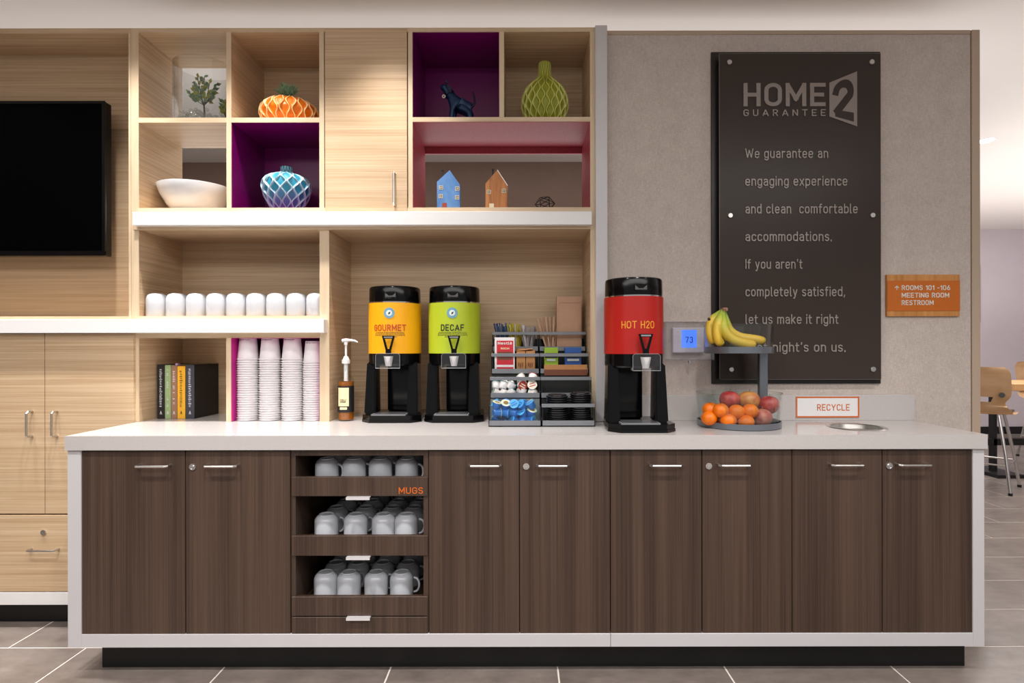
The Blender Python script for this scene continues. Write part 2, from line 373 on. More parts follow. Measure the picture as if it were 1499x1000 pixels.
# ------------------------------------------------------------------ the setting
YS = 2.40
S = lambda x: PX(x, YS)
SZ = lambda y: PZ(y, YS)
struct('ceiling', B(-5, 8, -2.5, 8, CEIL, CEIL + .05), 'ceil')
YB = 4.81
struct('wall_back', B(-5, 2.6, YB, YB + .12, 0, CEIL), 'taupe')
struct('wall_far', B(2.4, 8, 7.62, 7.7, 0, CEIL), 'wallpaint')
struct('baseboard_far', B(2.6, 8, 7.6, 7.62, 0, .1), 'black')
struct('wall_left', B(-5.1, -5, -2.5, 5, 0, CEIL), 'taupe')
struct('wall_right', B(8, 8.1, -2.5, 7.7, 0, CEIL), 'wallpaint')
YW = 2.435; WT = 2.537
XWR = PX(1434, YW)
wr = struct('wall_right_of_shelves', B(.352, PX(1421, YW), YW, 2.74, 0, WT - .018), 'linen'); wr.name = 'wall_front'
struct('trim_1', B(PX(1422, YW), XWR, YW - .006, 2.745, 0, WT, bev=.002), 'walltrim')
struct('trim_2', B(.352, PX(1421, YW), YW - .004, 2.745, WT - .018, WT, bev=.002), 'walltrim')
fl = struct('floor', B(-5, 8, -2.5, 8, -.05, -.0015), 'grout')
TW, TD, R0 = .615, .3145, 2.231
rows = []
for r in range(-4, 16):
    y0 = R0 + r * TD; off = .1345 if r % 2 else .442
    for k in range(-7, 12):
        x0 = off + k * TW; cx, cy = x0 + TW / 2, y0 + TD / 2
        if cy < 1.6: continue
        pxa, pxb = VX + F * x0 / cy, VX + F * (x0 + TW) / cy; py = VY + F * H / (y0 + TD)
        if py > 1010 or pxb < -10 or pxa > 1510: continue
        if py < 935 and pxa > 130 and pxb < 1400: continue
        if cy > 6.2 and not (1400 < pxb): continue
        rows.append((cy, x0, y0))
rows.sort()
tme = None
for cy, x0, y0 in rows[:290]:
    if tme is None:
        o = obj('tile', B(.003, TW - .003, .003, TD - .003, -.006, 0, bev=.001), 'tile', fl); tme = o.data
    else:
        o = bpy.data.objects.new('tile', tme); C.objects.link(o); o.parent = fl
    o.location = (x0, y0, 0)
mb = MB()
done = {(round(a[1], 3), round(a[2], 3)) for a in rows[:290]}
for r in range(-12, 18):
    y0 = R0 + r * TD; off = .1345 if r % 2 else .442
    for k in range(-8, 12):
        x0 = off + k * TW
        if (round(x0, 3), round(y0, 3)) in done or y0 + TD > 7.6 or x0 < -5 or x0 + TW > 8: continue
        mb.box(x0 + .002, x0 + TW - .002, y0 + .002, y0 + TD - .002, -.006, 0)
o = obj('tile_field', mb, 'tile', fl); o['kind'] = 'stuff'
# recessed downlight on the far ceiling
t = thing('ceiling_downlight', 'round glowing recessed downlight in the white ceiling at the right', 'ceiling light', (*[PX(1444, 4.33)], 4.33, CEIL - .001))
lx = t.location.x
M['glow'] = solid('lamp glow', (1, 1, 1, 1), emit=6, ecol=(1, .97, .93, 1))
obj('trim_ring', MB().lathe([(.052, 0), (.06, -.001), (.066, -.004), (.07, 0)], (lx, 4.33, CEIL), 32, close=True), 'white', t, True)
obj('lamp_lens', MB().lathe([(0, -.0015), (.052, -.0015), (.052, 0), (0, 0)], (lx, 4.33, CEIL), 32), 'glow', t)
spot(lx, 4.33, CEIL - .01, 30, 120, .8)
# ------------------------------------------------------------------ shelving unit
YK = 2.71          # back of the cells
BT = .018
su = thing('open_shelving_unit', 'light oak open shelving unit with cubbies, white ledge and cupboard door', 'shelving', (S(535), YS, 0))
TOPZ = SZ(40.3)
def vert(px0, px1, za, zb, name='upright', y0=YS, y1=YK, m=('oakedge', 'oak')):
    """an upright board: edge banding on the front, oak faces"""
    mb = B(S(px0), S(px1), y0 + .002, y1, za, zb)
    o = obj(name, mb, m[1], su); obj('edge_band', B(S(px0), S(px1), y0, y0 + .002, za, zb), m[0], o); return o
def horiz(px0, px1, ya, yb, name='shelf', y0=YS, y1=YK):
    o = obj(name, B(S(px0), S(px1), y0 + .002, y1, SZ(yb), SZ(ya)), 'oakdeep', su)
    obj('edge_band', B(S(px0), S(px1), y0, y0 + .002, SZ(yb), SZ(ya)), 'oakstrip', o); return o
vert(192.5, 203.5, .865, TOPZ, 'side_panel')
for a, b in ((332, 339), (468, 475)): vert(a, b, SZ(303.5), SZ(46.5), 'divider')
vert(598, 604.5, SZ(303.5), SZ(46.5), 'divider')
vert(731.5, 738.5, SZ(171.3), SZ(46.5), 'divider')
vert(864.5, 871.5, .865, SZ(46.5), 'side_panel')
horiz(203.5, 872, 40.3, 46.5, 'top_board')
horiz(203.5, 332, 171.5, 178.5); horiz(339, 468, 171.5, 178.5); horiz(604.5, 864.5, 171.3, 178)
horiz(203.5, 864.5, 303.5, 309.5, 'bottom_board')
# white ledge under the upper cubbies
YL = 2.36
obj('white_ledge', B(PX(194, YL), PX(866.5, YL) + .001, YL, YS + .02, PZ(329, YL), PZ(309.3, YL), bev=.0015), 'white', su)
obj('ledge_underside_board', B(S(203.5), S(864.5), YS + .001, YK, SZ(336), SZ(329.5)), 'oakdeep', su)
obj('ledge_front_strip', B(S(197), S(864.5), YS - .012, YS + .001, SZ(336), SZ(329)), 'oakstrip', su)
vert(468, 482, .865, SZ(336), 'divider')
horiz(203.5, 468, 461.8, 467, 'shelf')
obj('white_ledge', B(-3.05, PX(474, 2.355), 2.355, YS + .004, PZ(486.5, 2.355), PZ(466.5, 2.355), bev=.0015), 'white', su)
obj('shelf', B(S(203.5), S(468), YS, YK, SZ(494), SZ(487)), 'oakdeep', su)
obj('ledge_front_strip', B(S(197), S(468), YS - .002, YS, SZ(493.5), SZ(486)), 'oakstrip', su)
vert(331, 338, .865, SZ(494), 'divider')
# backs
def back(px0, px1, ya, yb, m='oak'): obj('back_panel', B(S(px0), S(px1), YK, YK + .012, SZ(yb), SZ(ya)), m, su)
back(335, 472, 43, 175); back(335, 472, 175, 306, 'purple'); back(472, 601, 43, 306)
back(601, 735, 43, 175, 'purple'); back(735, 868, 43, 175)
obj('back_panel', B(S(197), S(475), YK, YK + .012, .83, SZ(332)), 'oak', su)
obj('back_panel', B(S(475), S(871), YK, YK + .012, .83, SZ(332)), 'oak', su)
# coloured linings (thin sheets on the boards)
def lining(px0, px1, ya, yb, m, sides='LRTB'):
    e = .0015; x0, x1, z0, z1 = S(px0), S(px1), SZ(yb), SZ(ya); y0 = YS + .003
    mb = MB()
    if 'L' in sides: mb.box(x0, x0 + e, y0, YK, z0, z1)
    if 'R' in sides: mb.box(x1 - e, x1, y0, YK, z0, z1)
    if 'T' in sides: mb.box(x0, x1, y0, YK, z1 - e, z1)
    if 'B' in sides: mb.box(x0, x1, y0, YK, z0, z0 + e)
    obj('coloured_lining', mb, m, su)
lining(339, 468, 178.5, 303.5, 'purple'); lining(604.5, 731.5, 46.5, 171.3, 'purple')
lining(604.5, 864.5, 178, 303.5, 'mauve', 'LRT')
e = .0015
obj('coloured_lining', MB().box(S(338), S(338) + e, YS + .003, YK, .866, SZ(494)).box(S(468) - e, S(468), YS + .003, YK, .866, SZ(494)).box(S(338), S(468), YK - e, YK, .866, SZ(494)).box(S(338), S(468), YS + .003, YK, SZ(494) - e, SZ(494)), 'magenta', su)
# pink cubby: reveal frame on the open back
obj('back_frame', MB().box(S(604.5), S(864.5), YK, YK + .012, SZ(178) - .03, SZ(178)), 'mauve', su)
# cupboard door
d = obj('door', B(S(476.6), S(596.6), YS - .004, YS + .014, SZ(309.8), SZ(42.5), bev=.001), 'oak', su)
def pull(mb, x, z, L, vertical, y, proj=.03, r=.0042):
    pts = []
    for a, b in ((-L / 2, 0), (-L / 2, -proj * .75), (-L / 2 + .006, -proj), (L / 2 - .006, -proj), (L / 2, -proj * .75), (L / 2, 0)):
        pts.append((x, y + b, z + a) if vertical else (x + a, y + b, z))
    return mb.tube(pts, r, 8)
obj('handle', pull(MB(), S(579) , SZ(278), .135, True, YS - .004), 'steel', d, True)
obj('white_column', B(PX(872.3, 2.38), PX(889.6, 2.38), 2.38, 2.74, .866, PZ(37, 2.38), bev=.001), 'whiteg', su)
# ------------------------------------------------------------------ television wall cabinet
YD = 2.385
tvc = thing('media_cabinet', 'light oak wall cabinet with television recess, doors and drawer on the left', 'cabinet', (PX(-66, YD), YD, 0))
XR = S(192.3); XL = PX(-330, YD)
obj('top_board', B(XL, XR, YS, 2.60, SZ(48), TOPZ), 'oakdeep', tvc)
obj('side_panel', B(S(189), XR, YS - .001, 2.72, 1.29, SZ(48)), 'oakedge', tvc)
obj('side_panel', B(XL, XL + .03, YS - .001, 2.72, 1.29, SZ(48)), 'oakedge', tvc)
obj('back_panel', B(XL + .03, S(189), 2.585, 2.60, 1.29, SZ(48)), 'oak_darker', tvc)  # back below the upper panel repeats its oak in darker tones
obj('upper_back_panel', B(XL + .03, S(189), 2.579, 2.585, PZ(188, 2.579), SZ(48)), 'oak', tvc)
obj('bottom_board', B(XL, XR, YS, 2.60, PZ(467, YS), PZ(462, YS)), 'oakdeep', tvc)
obj('carcass', B(XL + .01, PX(194, YD), YD + .022, 2.72, .16, 1.235), 'oakdeep', tvc)
zd0, zd1, zg0, zg1 = PZ(751, YD), PZ(487.5, YD), PZ(865, YD), PZ(753, YD)
for a, b in ((-327, -197), (-196, -66.6), (-65.4, 64.7), (65.7, 195)):
    o = obj('door', B(PX(a, YD), PX(b, YD), YD, YD + .02, zd0, zd1, bev=.0012), 'oak', tvc)
    hx = {-327: -209, -196: -184, -65: 47.5, 65: 84}[int(a)]
    obj('handle', pull(MB(), PX(hx, YD), PZ(619, YD), .104, True, YD), 'steel', o, True)
for a, b, c in ((-327, -66.6, -200), (-65.4, 195, 64)):
    o = obj('drawer', B(PX(a, YD), PX(b, YD), YD, YD + .02, zg0, zg1, bev=.0012), 'oak', tvc)
    obj('handle', pull(MB(), PX(c + 2, YD), PZ(802, YD), .115, False, YD), 'steel', o, True)
    obj('lock', MB().cyl((PX(c, YD), YD, PZ(778, YD)), (PX(c, YD), YD - .006, PZ(778, YD)), .011, 20).box(PX(c, YD) - .0015, PX(c, YD) + .0015, YD - .007, YD - .006, PZ(778, YD) - .005, PZ(778, YD) + .005), 'chrome', o, True)
obj('white_base_rail', B(XL, PX(200, YD), YD, YD + .3, PZ(884.5, YD), zg0 - .003, bev=.001), 'white', tvc)
obj('kick_plate', B(XL + .02, PX(200, YD), 2.445, 2.70, 0, PZ(884.5, YD)), 'black', tvc)
# television
YT = 2.46
tz0, tz1 = PZ(373, YT), PZ(146.5, YT); tx1 = PX(153.5, YT); tx0 = tx1 - 1.22
tv = thing('television', 'black flat screen television hung in the oak recess', 'television', ((tx0 + tx1) / 2, YT, tz0))
obj('housing', B(tx0, tx1, YT + .006, YT + .045, tz0, tz1, bev=.004), 'gloss', tv)
obj('bezel', MB().frame(tx0, tx1, tz0, tz1, .012, YT, YT + .006).box(tx0, tx1, YT - .001, YT + .006, tz0, tz0 + .02), 'gloss', tv)
obj('screen', B(tx0 + .012, tx1 - .012, YT + .003, YT + .006, tz0 + .012, tz1 - .012), 'screen', tv)
obj('wall_bracket', B((tx0 + tx1) / 2 - .25, (tx0 + tx1) / 2 + .25, YT + .045, 2.586, tz0 + .15, tz1 - .2), 'black', tv)
# ------------------------------------------------------------------ counter
YC = 2.02; CT, CB = .865, .814
XCL, XCR = -1.625, 1.664
ct = thing('white_countertop', 'long white quartz countertop with square end panels and white base rail', 'countertop', (0, YC, 0))
def slab():
    mb = MB(); bm = mb.bm
    poly = [(XCL, YC), (XCR, YC), (XCR, 2.434), (.351, 2.434), (.351, YK - .001), (S(203.5), YK - .001), (S(203.5), 2.398), (XCL, 2.398)]
    hx, hy, hr = PX(1253, 2.215), 2.215, .098; 
    for z in (CT, CB):
        v = [bm.verts.new((x, y, z)) for x, y in poly]
        c = [bm.verts.new((hx + hr * math.cos(2 * PI * i / 48), hy + hr * math.sin(2 * PI * i / 48), z)) for i in range(48)]
        es = [bm.edges.new((v[i], v[(i + 1) % len(v)])) for i in range(len(v))] + [bm.edges.new((c[i], c[(i + 1) % 48])) for i in range(48)]
        bmesh.ops.triangle_fill(bm, edges=es, use_beauty=True, use_dissolve=False)
        if z == CT: va, ca = v, c
        else:
            for i in range(len(v)): bm.faces.new((va[i], va[(i + 1) % len(v)], v[(i + 1) % len(v)], v[i]))
            for i in range(48): bm.faces.new((ca[i], ca[(i + 1) % 48], c[(i + 1) % 48], c[i]))
    return mb, hx, hy, hr
mb, hx, hy, hr = slab()
obj('slab', mb, 'quartz', ct)
YP = 2.03
obj('end_panel', B(XCL + .002, PX(118, YP), YP, 2.395, PZ(947.5, YP), CB, bev=.001), 'whiteg', ct)
obj('end_panel', B(PX(1424, YP), XCR - .004, YP, 2.43, PZ(947.5, YP), CB, bev=.001), 'whiteg', ct)
rz0, rz1 = PZ(947.5, YP), PZ(928.2, YP)
obj('base_rail', B(PX(118, YP), PX(893, YP), YP + .001, YP + .30, rz0, rz1, bev=.0008), 'whiteg', ct)
obj('base_rail', B(PX(893.6, YP), PX(1424, YP), YP + .001, YP + .30, rz0, rz1, bev=.0008), 'whiteg', ct)
obj('kick_plate', B(-1.546, 1.637, 2.093, 2.36, 0, rz0), 'black', ct)
bs0, bs1 = .352, PX(1339, 2.415)
obj('backsplash', B(bs0, bs1, 2.415, YW, CT, PZ(579, 2.415), bev=.001), 'quartz', ct)
# steel waste chute set in the worktop
t = thing('waste_chute_ring', 'round steel waste chute set into the white countertop', 'waste chute', (hx, hy, CT))
obj('rim', MB().lathe([(.089, -.0), (.092, .0025), (.104, .0025), (.107, .0), (.104, 0.0005), (.097, 0.0003), (.097, -.05), (.094, -.05), (.091, -.003)], (hx, hy, CT), 48, close=True), 'steel', t, True)
obj('sleeve', MB().lathe([(.096, -.004), (.096, -.02), (.07, -.05), (0, -.052), (0, -.048), (.068, -.046), (.092, -.016), (.092, -.004)], (hx, hy, CT), 48), 'steel', t, True)
# ------------------------------------------------------------------ base cabinets
YF = 2.035
dz0, dz1 = PZ(927.6, YF), PZ(659.3, YF)
def hhandle(par, cx): obj('handle', pull(MB(), PX(cx, 2.007), PZ(682.5, 2.007), .112, False, YF, .028, .0045), 'steel', par, True)
def lockcyl(par, cx):
    x, z = PX(cx, YF), PZ(682.8, YF)
    obj('lock', MB().lathe([(0, 0), (.0115, 0), (.0115, .004), (.0085, .004), (.0085, .0025), (.006, .0025), (.006, .006), (0, .006)], n=20, mat=Matrix.Translation((x, YF, z)) @ Matrix.Rotation(PI / 2, 4, 'X')), 'chrome', par, True)
cabs = [((118, 271, 425), (219, 320), 282, 'walnut two-door base cabinet at the left end of the counter', 2.69),
        ((627, 760, 893), (709, 809), 770, 'walnut two-door base cabinet just right of the mug drawers', 2.69),
        ((893, 1027, 1159), (976, 1077), 1037, 'walnut two-door base cabinet under the hot water urn and fruit stand', 2.43),
        ((1159, 1291, 1424), (1243, 1342), 1301, 'walnut two-door base cabinet at the right end under the waste chute', 2.43)]
for (a, b, c), hs, lk, lab, yb in cabs:
    t = thing('base_cabinet', lab, 'cabinet', (PX((a + c) / 2, YF), YF, rz1), group=None)
    x0, x1 = PX(a, YF) + .001, PX(c, YF) - .001
    cb = MB().box(x0, x0 + .018, YF + .022, yb, rz1 + .001, CB - .001).box(x1 - .018, x1, YF + .022, yb, rz1 + .001, CB - .001)
    cb.box(x0 + .018, x1 - .018, YF + .022, 2.30, rz1 + .001, rz1 + .019).box(x0 + .018, x1 - .018, yb - .01, yb, rz1 + .019, CB - .001)
    xs_ = PX(b, YF); cb.box(xs_ - .02, xs_ + .02, YF + .0215, YF + .04, rz1 + .02, CB - .001)
    obj('carcass', cb, 'darkin', t)
    for k, (p, q) in enumerate(((a, b), (b, c))):
        d = obj('door', B(PX(p, YF) + .0016, PX(q, YF) - .0016, YF, YF + .019, dz0, dz1, bev=.0008), 'dark', t)
        hhandle(d, hs[k])
        if k == 1: lockcyl(d, lk)
# mug cabinet
a, c = 425, 627
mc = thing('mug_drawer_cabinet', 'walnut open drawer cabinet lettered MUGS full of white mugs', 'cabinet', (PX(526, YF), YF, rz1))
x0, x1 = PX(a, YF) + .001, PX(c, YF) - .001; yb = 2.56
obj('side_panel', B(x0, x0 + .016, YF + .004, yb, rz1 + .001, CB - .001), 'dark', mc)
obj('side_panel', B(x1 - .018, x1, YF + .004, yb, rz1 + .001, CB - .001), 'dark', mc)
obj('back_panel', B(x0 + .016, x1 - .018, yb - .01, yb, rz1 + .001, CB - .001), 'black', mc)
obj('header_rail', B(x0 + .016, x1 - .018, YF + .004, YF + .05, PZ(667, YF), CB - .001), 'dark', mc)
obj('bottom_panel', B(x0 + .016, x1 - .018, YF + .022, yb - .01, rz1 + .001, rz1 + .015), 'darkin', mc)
trays = []; M['tab'] = solid('pale satin metal', col(232, 230, 232), .3, .3, var=.01)
for (ya, yb_, hy_) in ((698, 725.8, 723), (784, 813, 814), (873, 901, 902)):
    zt, zb = PZ(ya, YF), PZ(yb_, YF); fz_ = zt - .040
    d = obj('drawer', B(x0 + .003, x1 - .003, YF - .002, YF + .016, zb, zt, bev=.0008), 'dark', mc)
    tr = MB().box(x0 + .022, x1 - .024, YF + .016, 2.53, fz_ - .012, fz_).box(x0 + .022, x0 + .032, YF + .016, 2.53, fz_, fz_ + .006).box(x1 - .034, x1 - .024, YF + .016, 2.53, fz_, fz_ + .006)
    obj('tray', tr, 'dark', d)
    trays.append(fz_)
    hb = MB().box(PX(508, YF), PX(542.5, YF), YF - .016, YF + .002, zb - .003, zb - .0005, bev=.0005).box(PX(508, YF), PX(542.5, YF), YF - .017, YF - .015, zb - .010, zb - .0005)
    obj('tab_pull', hb, 'tab', d)
    if ya == 698:
        text_mesh('MUGS', PX(583.5, YF), PX(619, YF), PZ(722.5, YF), PZ(713, YF), YF - .002, .0006, 'orange_ink', d, 'lettering', weight=.13)
obj('bottom_drawer_front', B(x0 + .003, x1 - .003, YF - .001, YF + .016, dz0, PZ(903, YF), bev=.0008), 'dark', mc)
# ------------------------------------------------------------------ mugs
def mug(name, label, group, handle_ang):
    t = thing(name, label, 'mug', (0, 0, 0), group)
    R, Hh = .0435, .088
    prof = [(R - .003, .001), (R - .0015, 0), (R, .001), (R, Hh * .70), (R - .001, Hh * .78), (R - .006, Hh * .88), (R - .0125, Hh * .945), (R - .0165, Hh * .965), (R - .0165, Hh), (R - .0185, Hh), (R - .0195, Hh * .955), (0, Hh * .95)]
    inner = [(0, Hh * .91), (R - .02, Hh * .91), (R - .006, Hh * .8), (R - .003, Hh * .6), (R - .003, .001)]
    obj('body', MB().lathe(inner + prof[1:], n=36), 'mugwhite', t, True, 50)
    pts = []
    for k in range(9):
        a = -PI / 2 * .95 + PI * .95 * k / 8
        pts.append(((R - .002 + .026 * max(0, math.cos(a)) ** .6) , 0, Hh * .45 + .027 * math.sin(a)))
    ca, sa = math.cos(handle_ang), math.sin(handle_ang)
    pts = [(p[0] * ca, p[0] * sa, p[2]) for p in pts]
    obj('handle', MB().tube(pts, .0042, 8, flat=1.0), 'mugwhite', t, True, 60)
    return t
proto = mug('mug', 'x', 'mugs in the walnut drawers', -.25)
rowpx = {0: (477, 517, 555.5, 594.5), 1: (476, 519, 560, 593.5), 2: (475, 509, 549, 586.5)}
lvl = ('top', 'middle', 'bottom'); pos = ('leftmost', 'second from the left', 'third from the left', 'rightmost')
dep = ('front row', 'second row back', 'third row back', 'rearmost row')
first = True
for r in range(3):
    for k in range(4):
        for j in range(4):
            Y = 2.142 + j * .098 - (.0 if k else 0)
            x = PX(rowpx[r][k], 2.13) + random.uniform(-.003, .003) * (j > 0) + j * .004
            if r == 1 and j: x += .006
            lab = 'white mug upside down in the %s mug drawer, %s, %s' % (lvl[r], dep[j], pos[k])
            ang = random.uniform(-.35, .25) if (r == 0 or (r > 0 and k == 3)) else random.uniform(.5, .9)
            x = min(x, x1 - .036 - .048)
            loc = (x, Y, trays[r] + .0005)
            if first: proto.location = loc; proto['label'] = lab; o = proto; first = False
            else: o = dup(proto, loc, lab)
            o.rotation_euler = (0, 0, ang + .25)
o9 = None
nine = ('leftmost', 'second from the left', 'third from the left', 'fourth from the left', 'fifth from the left', 'fourth from the right', 'third from the right', 'second from the right', 'rightmost at the divider')
# nine short cups on the open shelf
def shelf_mug():
    t = thing('shelf_mug', 'x', 'mug', (0, 0, 0), 'white mugs lined up on the oak shelf')
    R, Hh = .0429, .099
    obj('body', MB().lathe([(0, Hh - .012), (R - .008, Hh - .014), (R - .004, Hh * .75), (R - .004, .002), (R - .002, 0), (R, .002), (R, Hh * .74), (R - .002, Hh * .84), (R - .0065, Hh * .93), (R - .013, Hh * .975), (R - .018, Hh * .985), (R - .019, Hh), (R - .022, Hh), (R - .023, Hh * .97), (0, Hh * .965)], n=40), 'mugwhite', t, True, 50)
    pts = [(0, (R - .002 + .024 * max(0, math.cos(a)) ** .6), Hh * .45 + .027 * math.sin(a)) for a in [-PI / 2 * .95 + PI * .95 * k / 8 for k in range(9)]]
    obj('handle', MB().tube(pts, .0042, 8), 'mugwhite', t, True, 60)
    return t
pm = shelf_mug()
shz = SZ(461.8)
for k in range(9):
    Ym = 2.455; px = 230 + k * 29.15; x = PX(px + .5, Ym); lab = 'white mug upside down in the row on the oak shelf, ' + nine[k]
    if k == 0: pm.location = (x, Ym, shz + .0004); pm['label'] = lab; o = pm
    else: o = dup(pm, (x, Ym, shz + .0004), lab)
    o.rotation_euler = (0, 0, random.uniform(-.2, .2))
# ------------------------------------------------------------------ paper cups
def cup():
    t = thing('paper_cup', 'x', 'paper cup', (0, 0, 0), 'stacked paper cups')
    Rb, Rt, Hc = .0345, .0436, .094
    obj('body', MB().lathe([(0, Hc - .008), (Rb - .001, Hc - .008), (Rt - .0015, .003), (Rt - .0005, .002), (Rt + .0032, .0008), (Rt + .004, .0024), (Rt + .003, .004), (Rt - .0002, .0042), (Rb, Hc), (Rb - .002, Hc), (Rb - .003, Hc - .005), (0, Hc - .005)], n=32), 'paper', t, True, 50)
    return t
pc = cup(); ORD = 'first second third fourth fifth sixth seventh eighth ninth tenth eleventh twelfth thirteenth fourteenth fifteenth sixteenth seventeenth eighteenth nineteenth twentieth twenty-first twenty-second twenty-third twenty-fourth twenty-fifth twenty-sixth twenty-seventh'.split()
first = True
which = ('leftmost', 'second', 'third', 'rightmost')
Yq = 2.468
for k, (px, n) in enumerate(((363.5, 27), (395.7, 27), (428.2, 27), (459.6, 26))):
    for j in range(n):
        z = CT + .0005 + j * .01005 * (.985 if k == 3 else 1)
        x = PX(px, Yq) + random.uniform(-.0006, .0006)
        lab = ('white paper cup upside down, topmost of the %s cup stack' if j == n - 1 else 'white paper cup, ' + ORD[n - 1 - j] + ' from the top in the %s cup stack') % which[k]
        g = 'paper cups in the %s stack of the purple cubby' % which[k]
        if first: pc.location = (x, Yq, z); pc['label'] = lab; pc['group'] = g; o = pc; first = False
        else: o = dup(pc, (x, Yq, z), lab, group=g)
        if j == n - 1:    # tiny dark print near the base of the top cup
            mb = MB()
            for q in range(9):
                th = -.62 + q * .155; rr = .0358
                mb.box(rr * math.sin(th) - .0018, rr * math.sin(th) + .0018, -rr * math.cos(th) - .0006, -rr * math.cos(th) + .0008, .0845 + (q % 3) * .0006, .0865 + (q % 2) * .001)
            bpy.context.view_layer.update()
            me = obj('printed_mark', mb, 'black'); me.parent = o
# ------------------------------------------------------------------ books
M['bk_black'] = solid('black cloth cover', col(26, 24, 26), .6, var=.1); M['bk_green'] = solid('sage green cover', col(146, 168, 118), .6)
M['bk_brown'] = solid('tan brown cover', col(150, 112, 88), .6); M['bk_yellow'] = solid('yellow cover', col(232, 172, 36), .5)
M['bk_slate'] = solid('slate spine', col(58, 60, 68), .6); M['page'] = solid('book pages', col(214, 200, 180), .8)
M['ink_w'] = solid('pale ink', col(205, 205, 210), .6); M['ink_d'] = solid('dark ink', col(70, 44, 20), .6)
M['ribbon'] = solid('mauve ribbon', col(176, 140, 180), .6)
bks = [(230, 241.2, 532, 'bk_black', 'thin black book at the left end of the row', 'ink_w', .19),
       (241.2, 250.2, 532.6, 'bk_green', 'thin sage green book in the row of books', 'ink_w', .18),
       (250.4, 259.2, 533.2, 'bk_brown', 'tan brown book with a mauve ribbon sticking out on top', 'ink_w', .17),
       (259.4, 271.2, 534.2, 'bk_yellow', 'yellow book with dark spine lettering in the row', 'ink_d', .175),
       (271.6, 284.6, 532.3, 'bk_black', 'thick black book with slate grey spine at the right end', 'ink_w', .20)]
YBk = 2.505
for i, (a, b, tp, m, lab, ink, dp) in enumerate(bks):
    xa, xb = PX(a, YBk) + .0006, PX(b, YBk) - .0006; zt = PZ(tp + 1, YBk); z0 = CT + .0008
    t = thing('book', lab, 'book', ((xa + xb) / 2, YBk, CT), 'books in the cubby')
    sp = obj('cover', MB().box(xa, xa + .0025, YBk + .001, YBk + dp, z0, zt).box(xb - .0025, xb, YBk + .001, YBk + dp, z0, zt), m, t)
    obj('spine', B(xa, xb, YBk - .001, YBk + .002, z0, zt, bev=.0009), 'bk_slate' if i == 4 else m, t)
    obj('pages', B(xa + .0026, xb - .0026, YBk + .003, YBk + dp - .004, z0 + .003, zt - .004), 'page', t)
    hgt = zt - z0; mb = MB(); xc = (xa + xb) / 2; z = z0 + hgt * .22
    rnd = random.Random(i)
    while z < zt - hgt * .08:                       # unreadable spine print, small strokes running up the spine
        L = rnd.uniform(.003, .007); wd = (xb - xa) * rnd.uniform(.12, .2)
        if i in (1, 2) and rnd.random() < .45: z += L + .006; continue
        mb.box(xc - wd, xc + wd * rnd.uniform(.2, 1), YBk - .0015, YBk - .0008, z, z + L * .6); z += L + .002
    mb.box(xc - .005, xc + .005, YBk - .0015, YBk - .0008, z0 + .02, z0 + .0225)
    mb.prism([(xc - .004, z0 + .024), (xc + .004, z0 + .024), (xc, z0 + .036)], YBk - .0015, YBk - .0008)
    obj('spine_print', mb, ink, t)['kind'] = 'stuff'
    if i == 2: obj('ribbon', B(xb - .009, xb + .002, YBk + .002, YBk + .02, zt - .002, zt + .009), 'ribbon', t)
# ------------------------------------------------------------------ honeycomb vases
def ridge_mat(name, cr, cv, cv2=None):
    m, nt, b = base_mat(name)
    at = nt.nodes.new('ShaderNodeAttribute'); at.attribute_name = 'ridge'
    r = ramp(nt, at.outputs['Fac'], cv, cr, .35, .75)
    if cv2:
        at2 = nt.nodes.new('ShaderNodeAttribute'); at2.attribute_name = 'low'
        r2 = ramp(nt, at2.outputs['Fac'], cv, cv2, .55, 1.0)
        mx = nt.nodes.new('ShaderNodeMix'); mx.data_type = 'RGBA'
        nt.links.new(at.outputs['Fac'], mx.inputs[0]); nt.links.new(r2.outputs[0], mx.inputs[6]); mx.inputs[7].default_value = cr
        nt.links.new(mx.outputs[2], b.inputs['Base Color'])
    else: nt.links.new(r.outputs[0], b.inputs['Base Color'])
    b.inputs['Roughness'].default_value = .35; b.inputs['Coat Weight'].default_value = .1
    return m
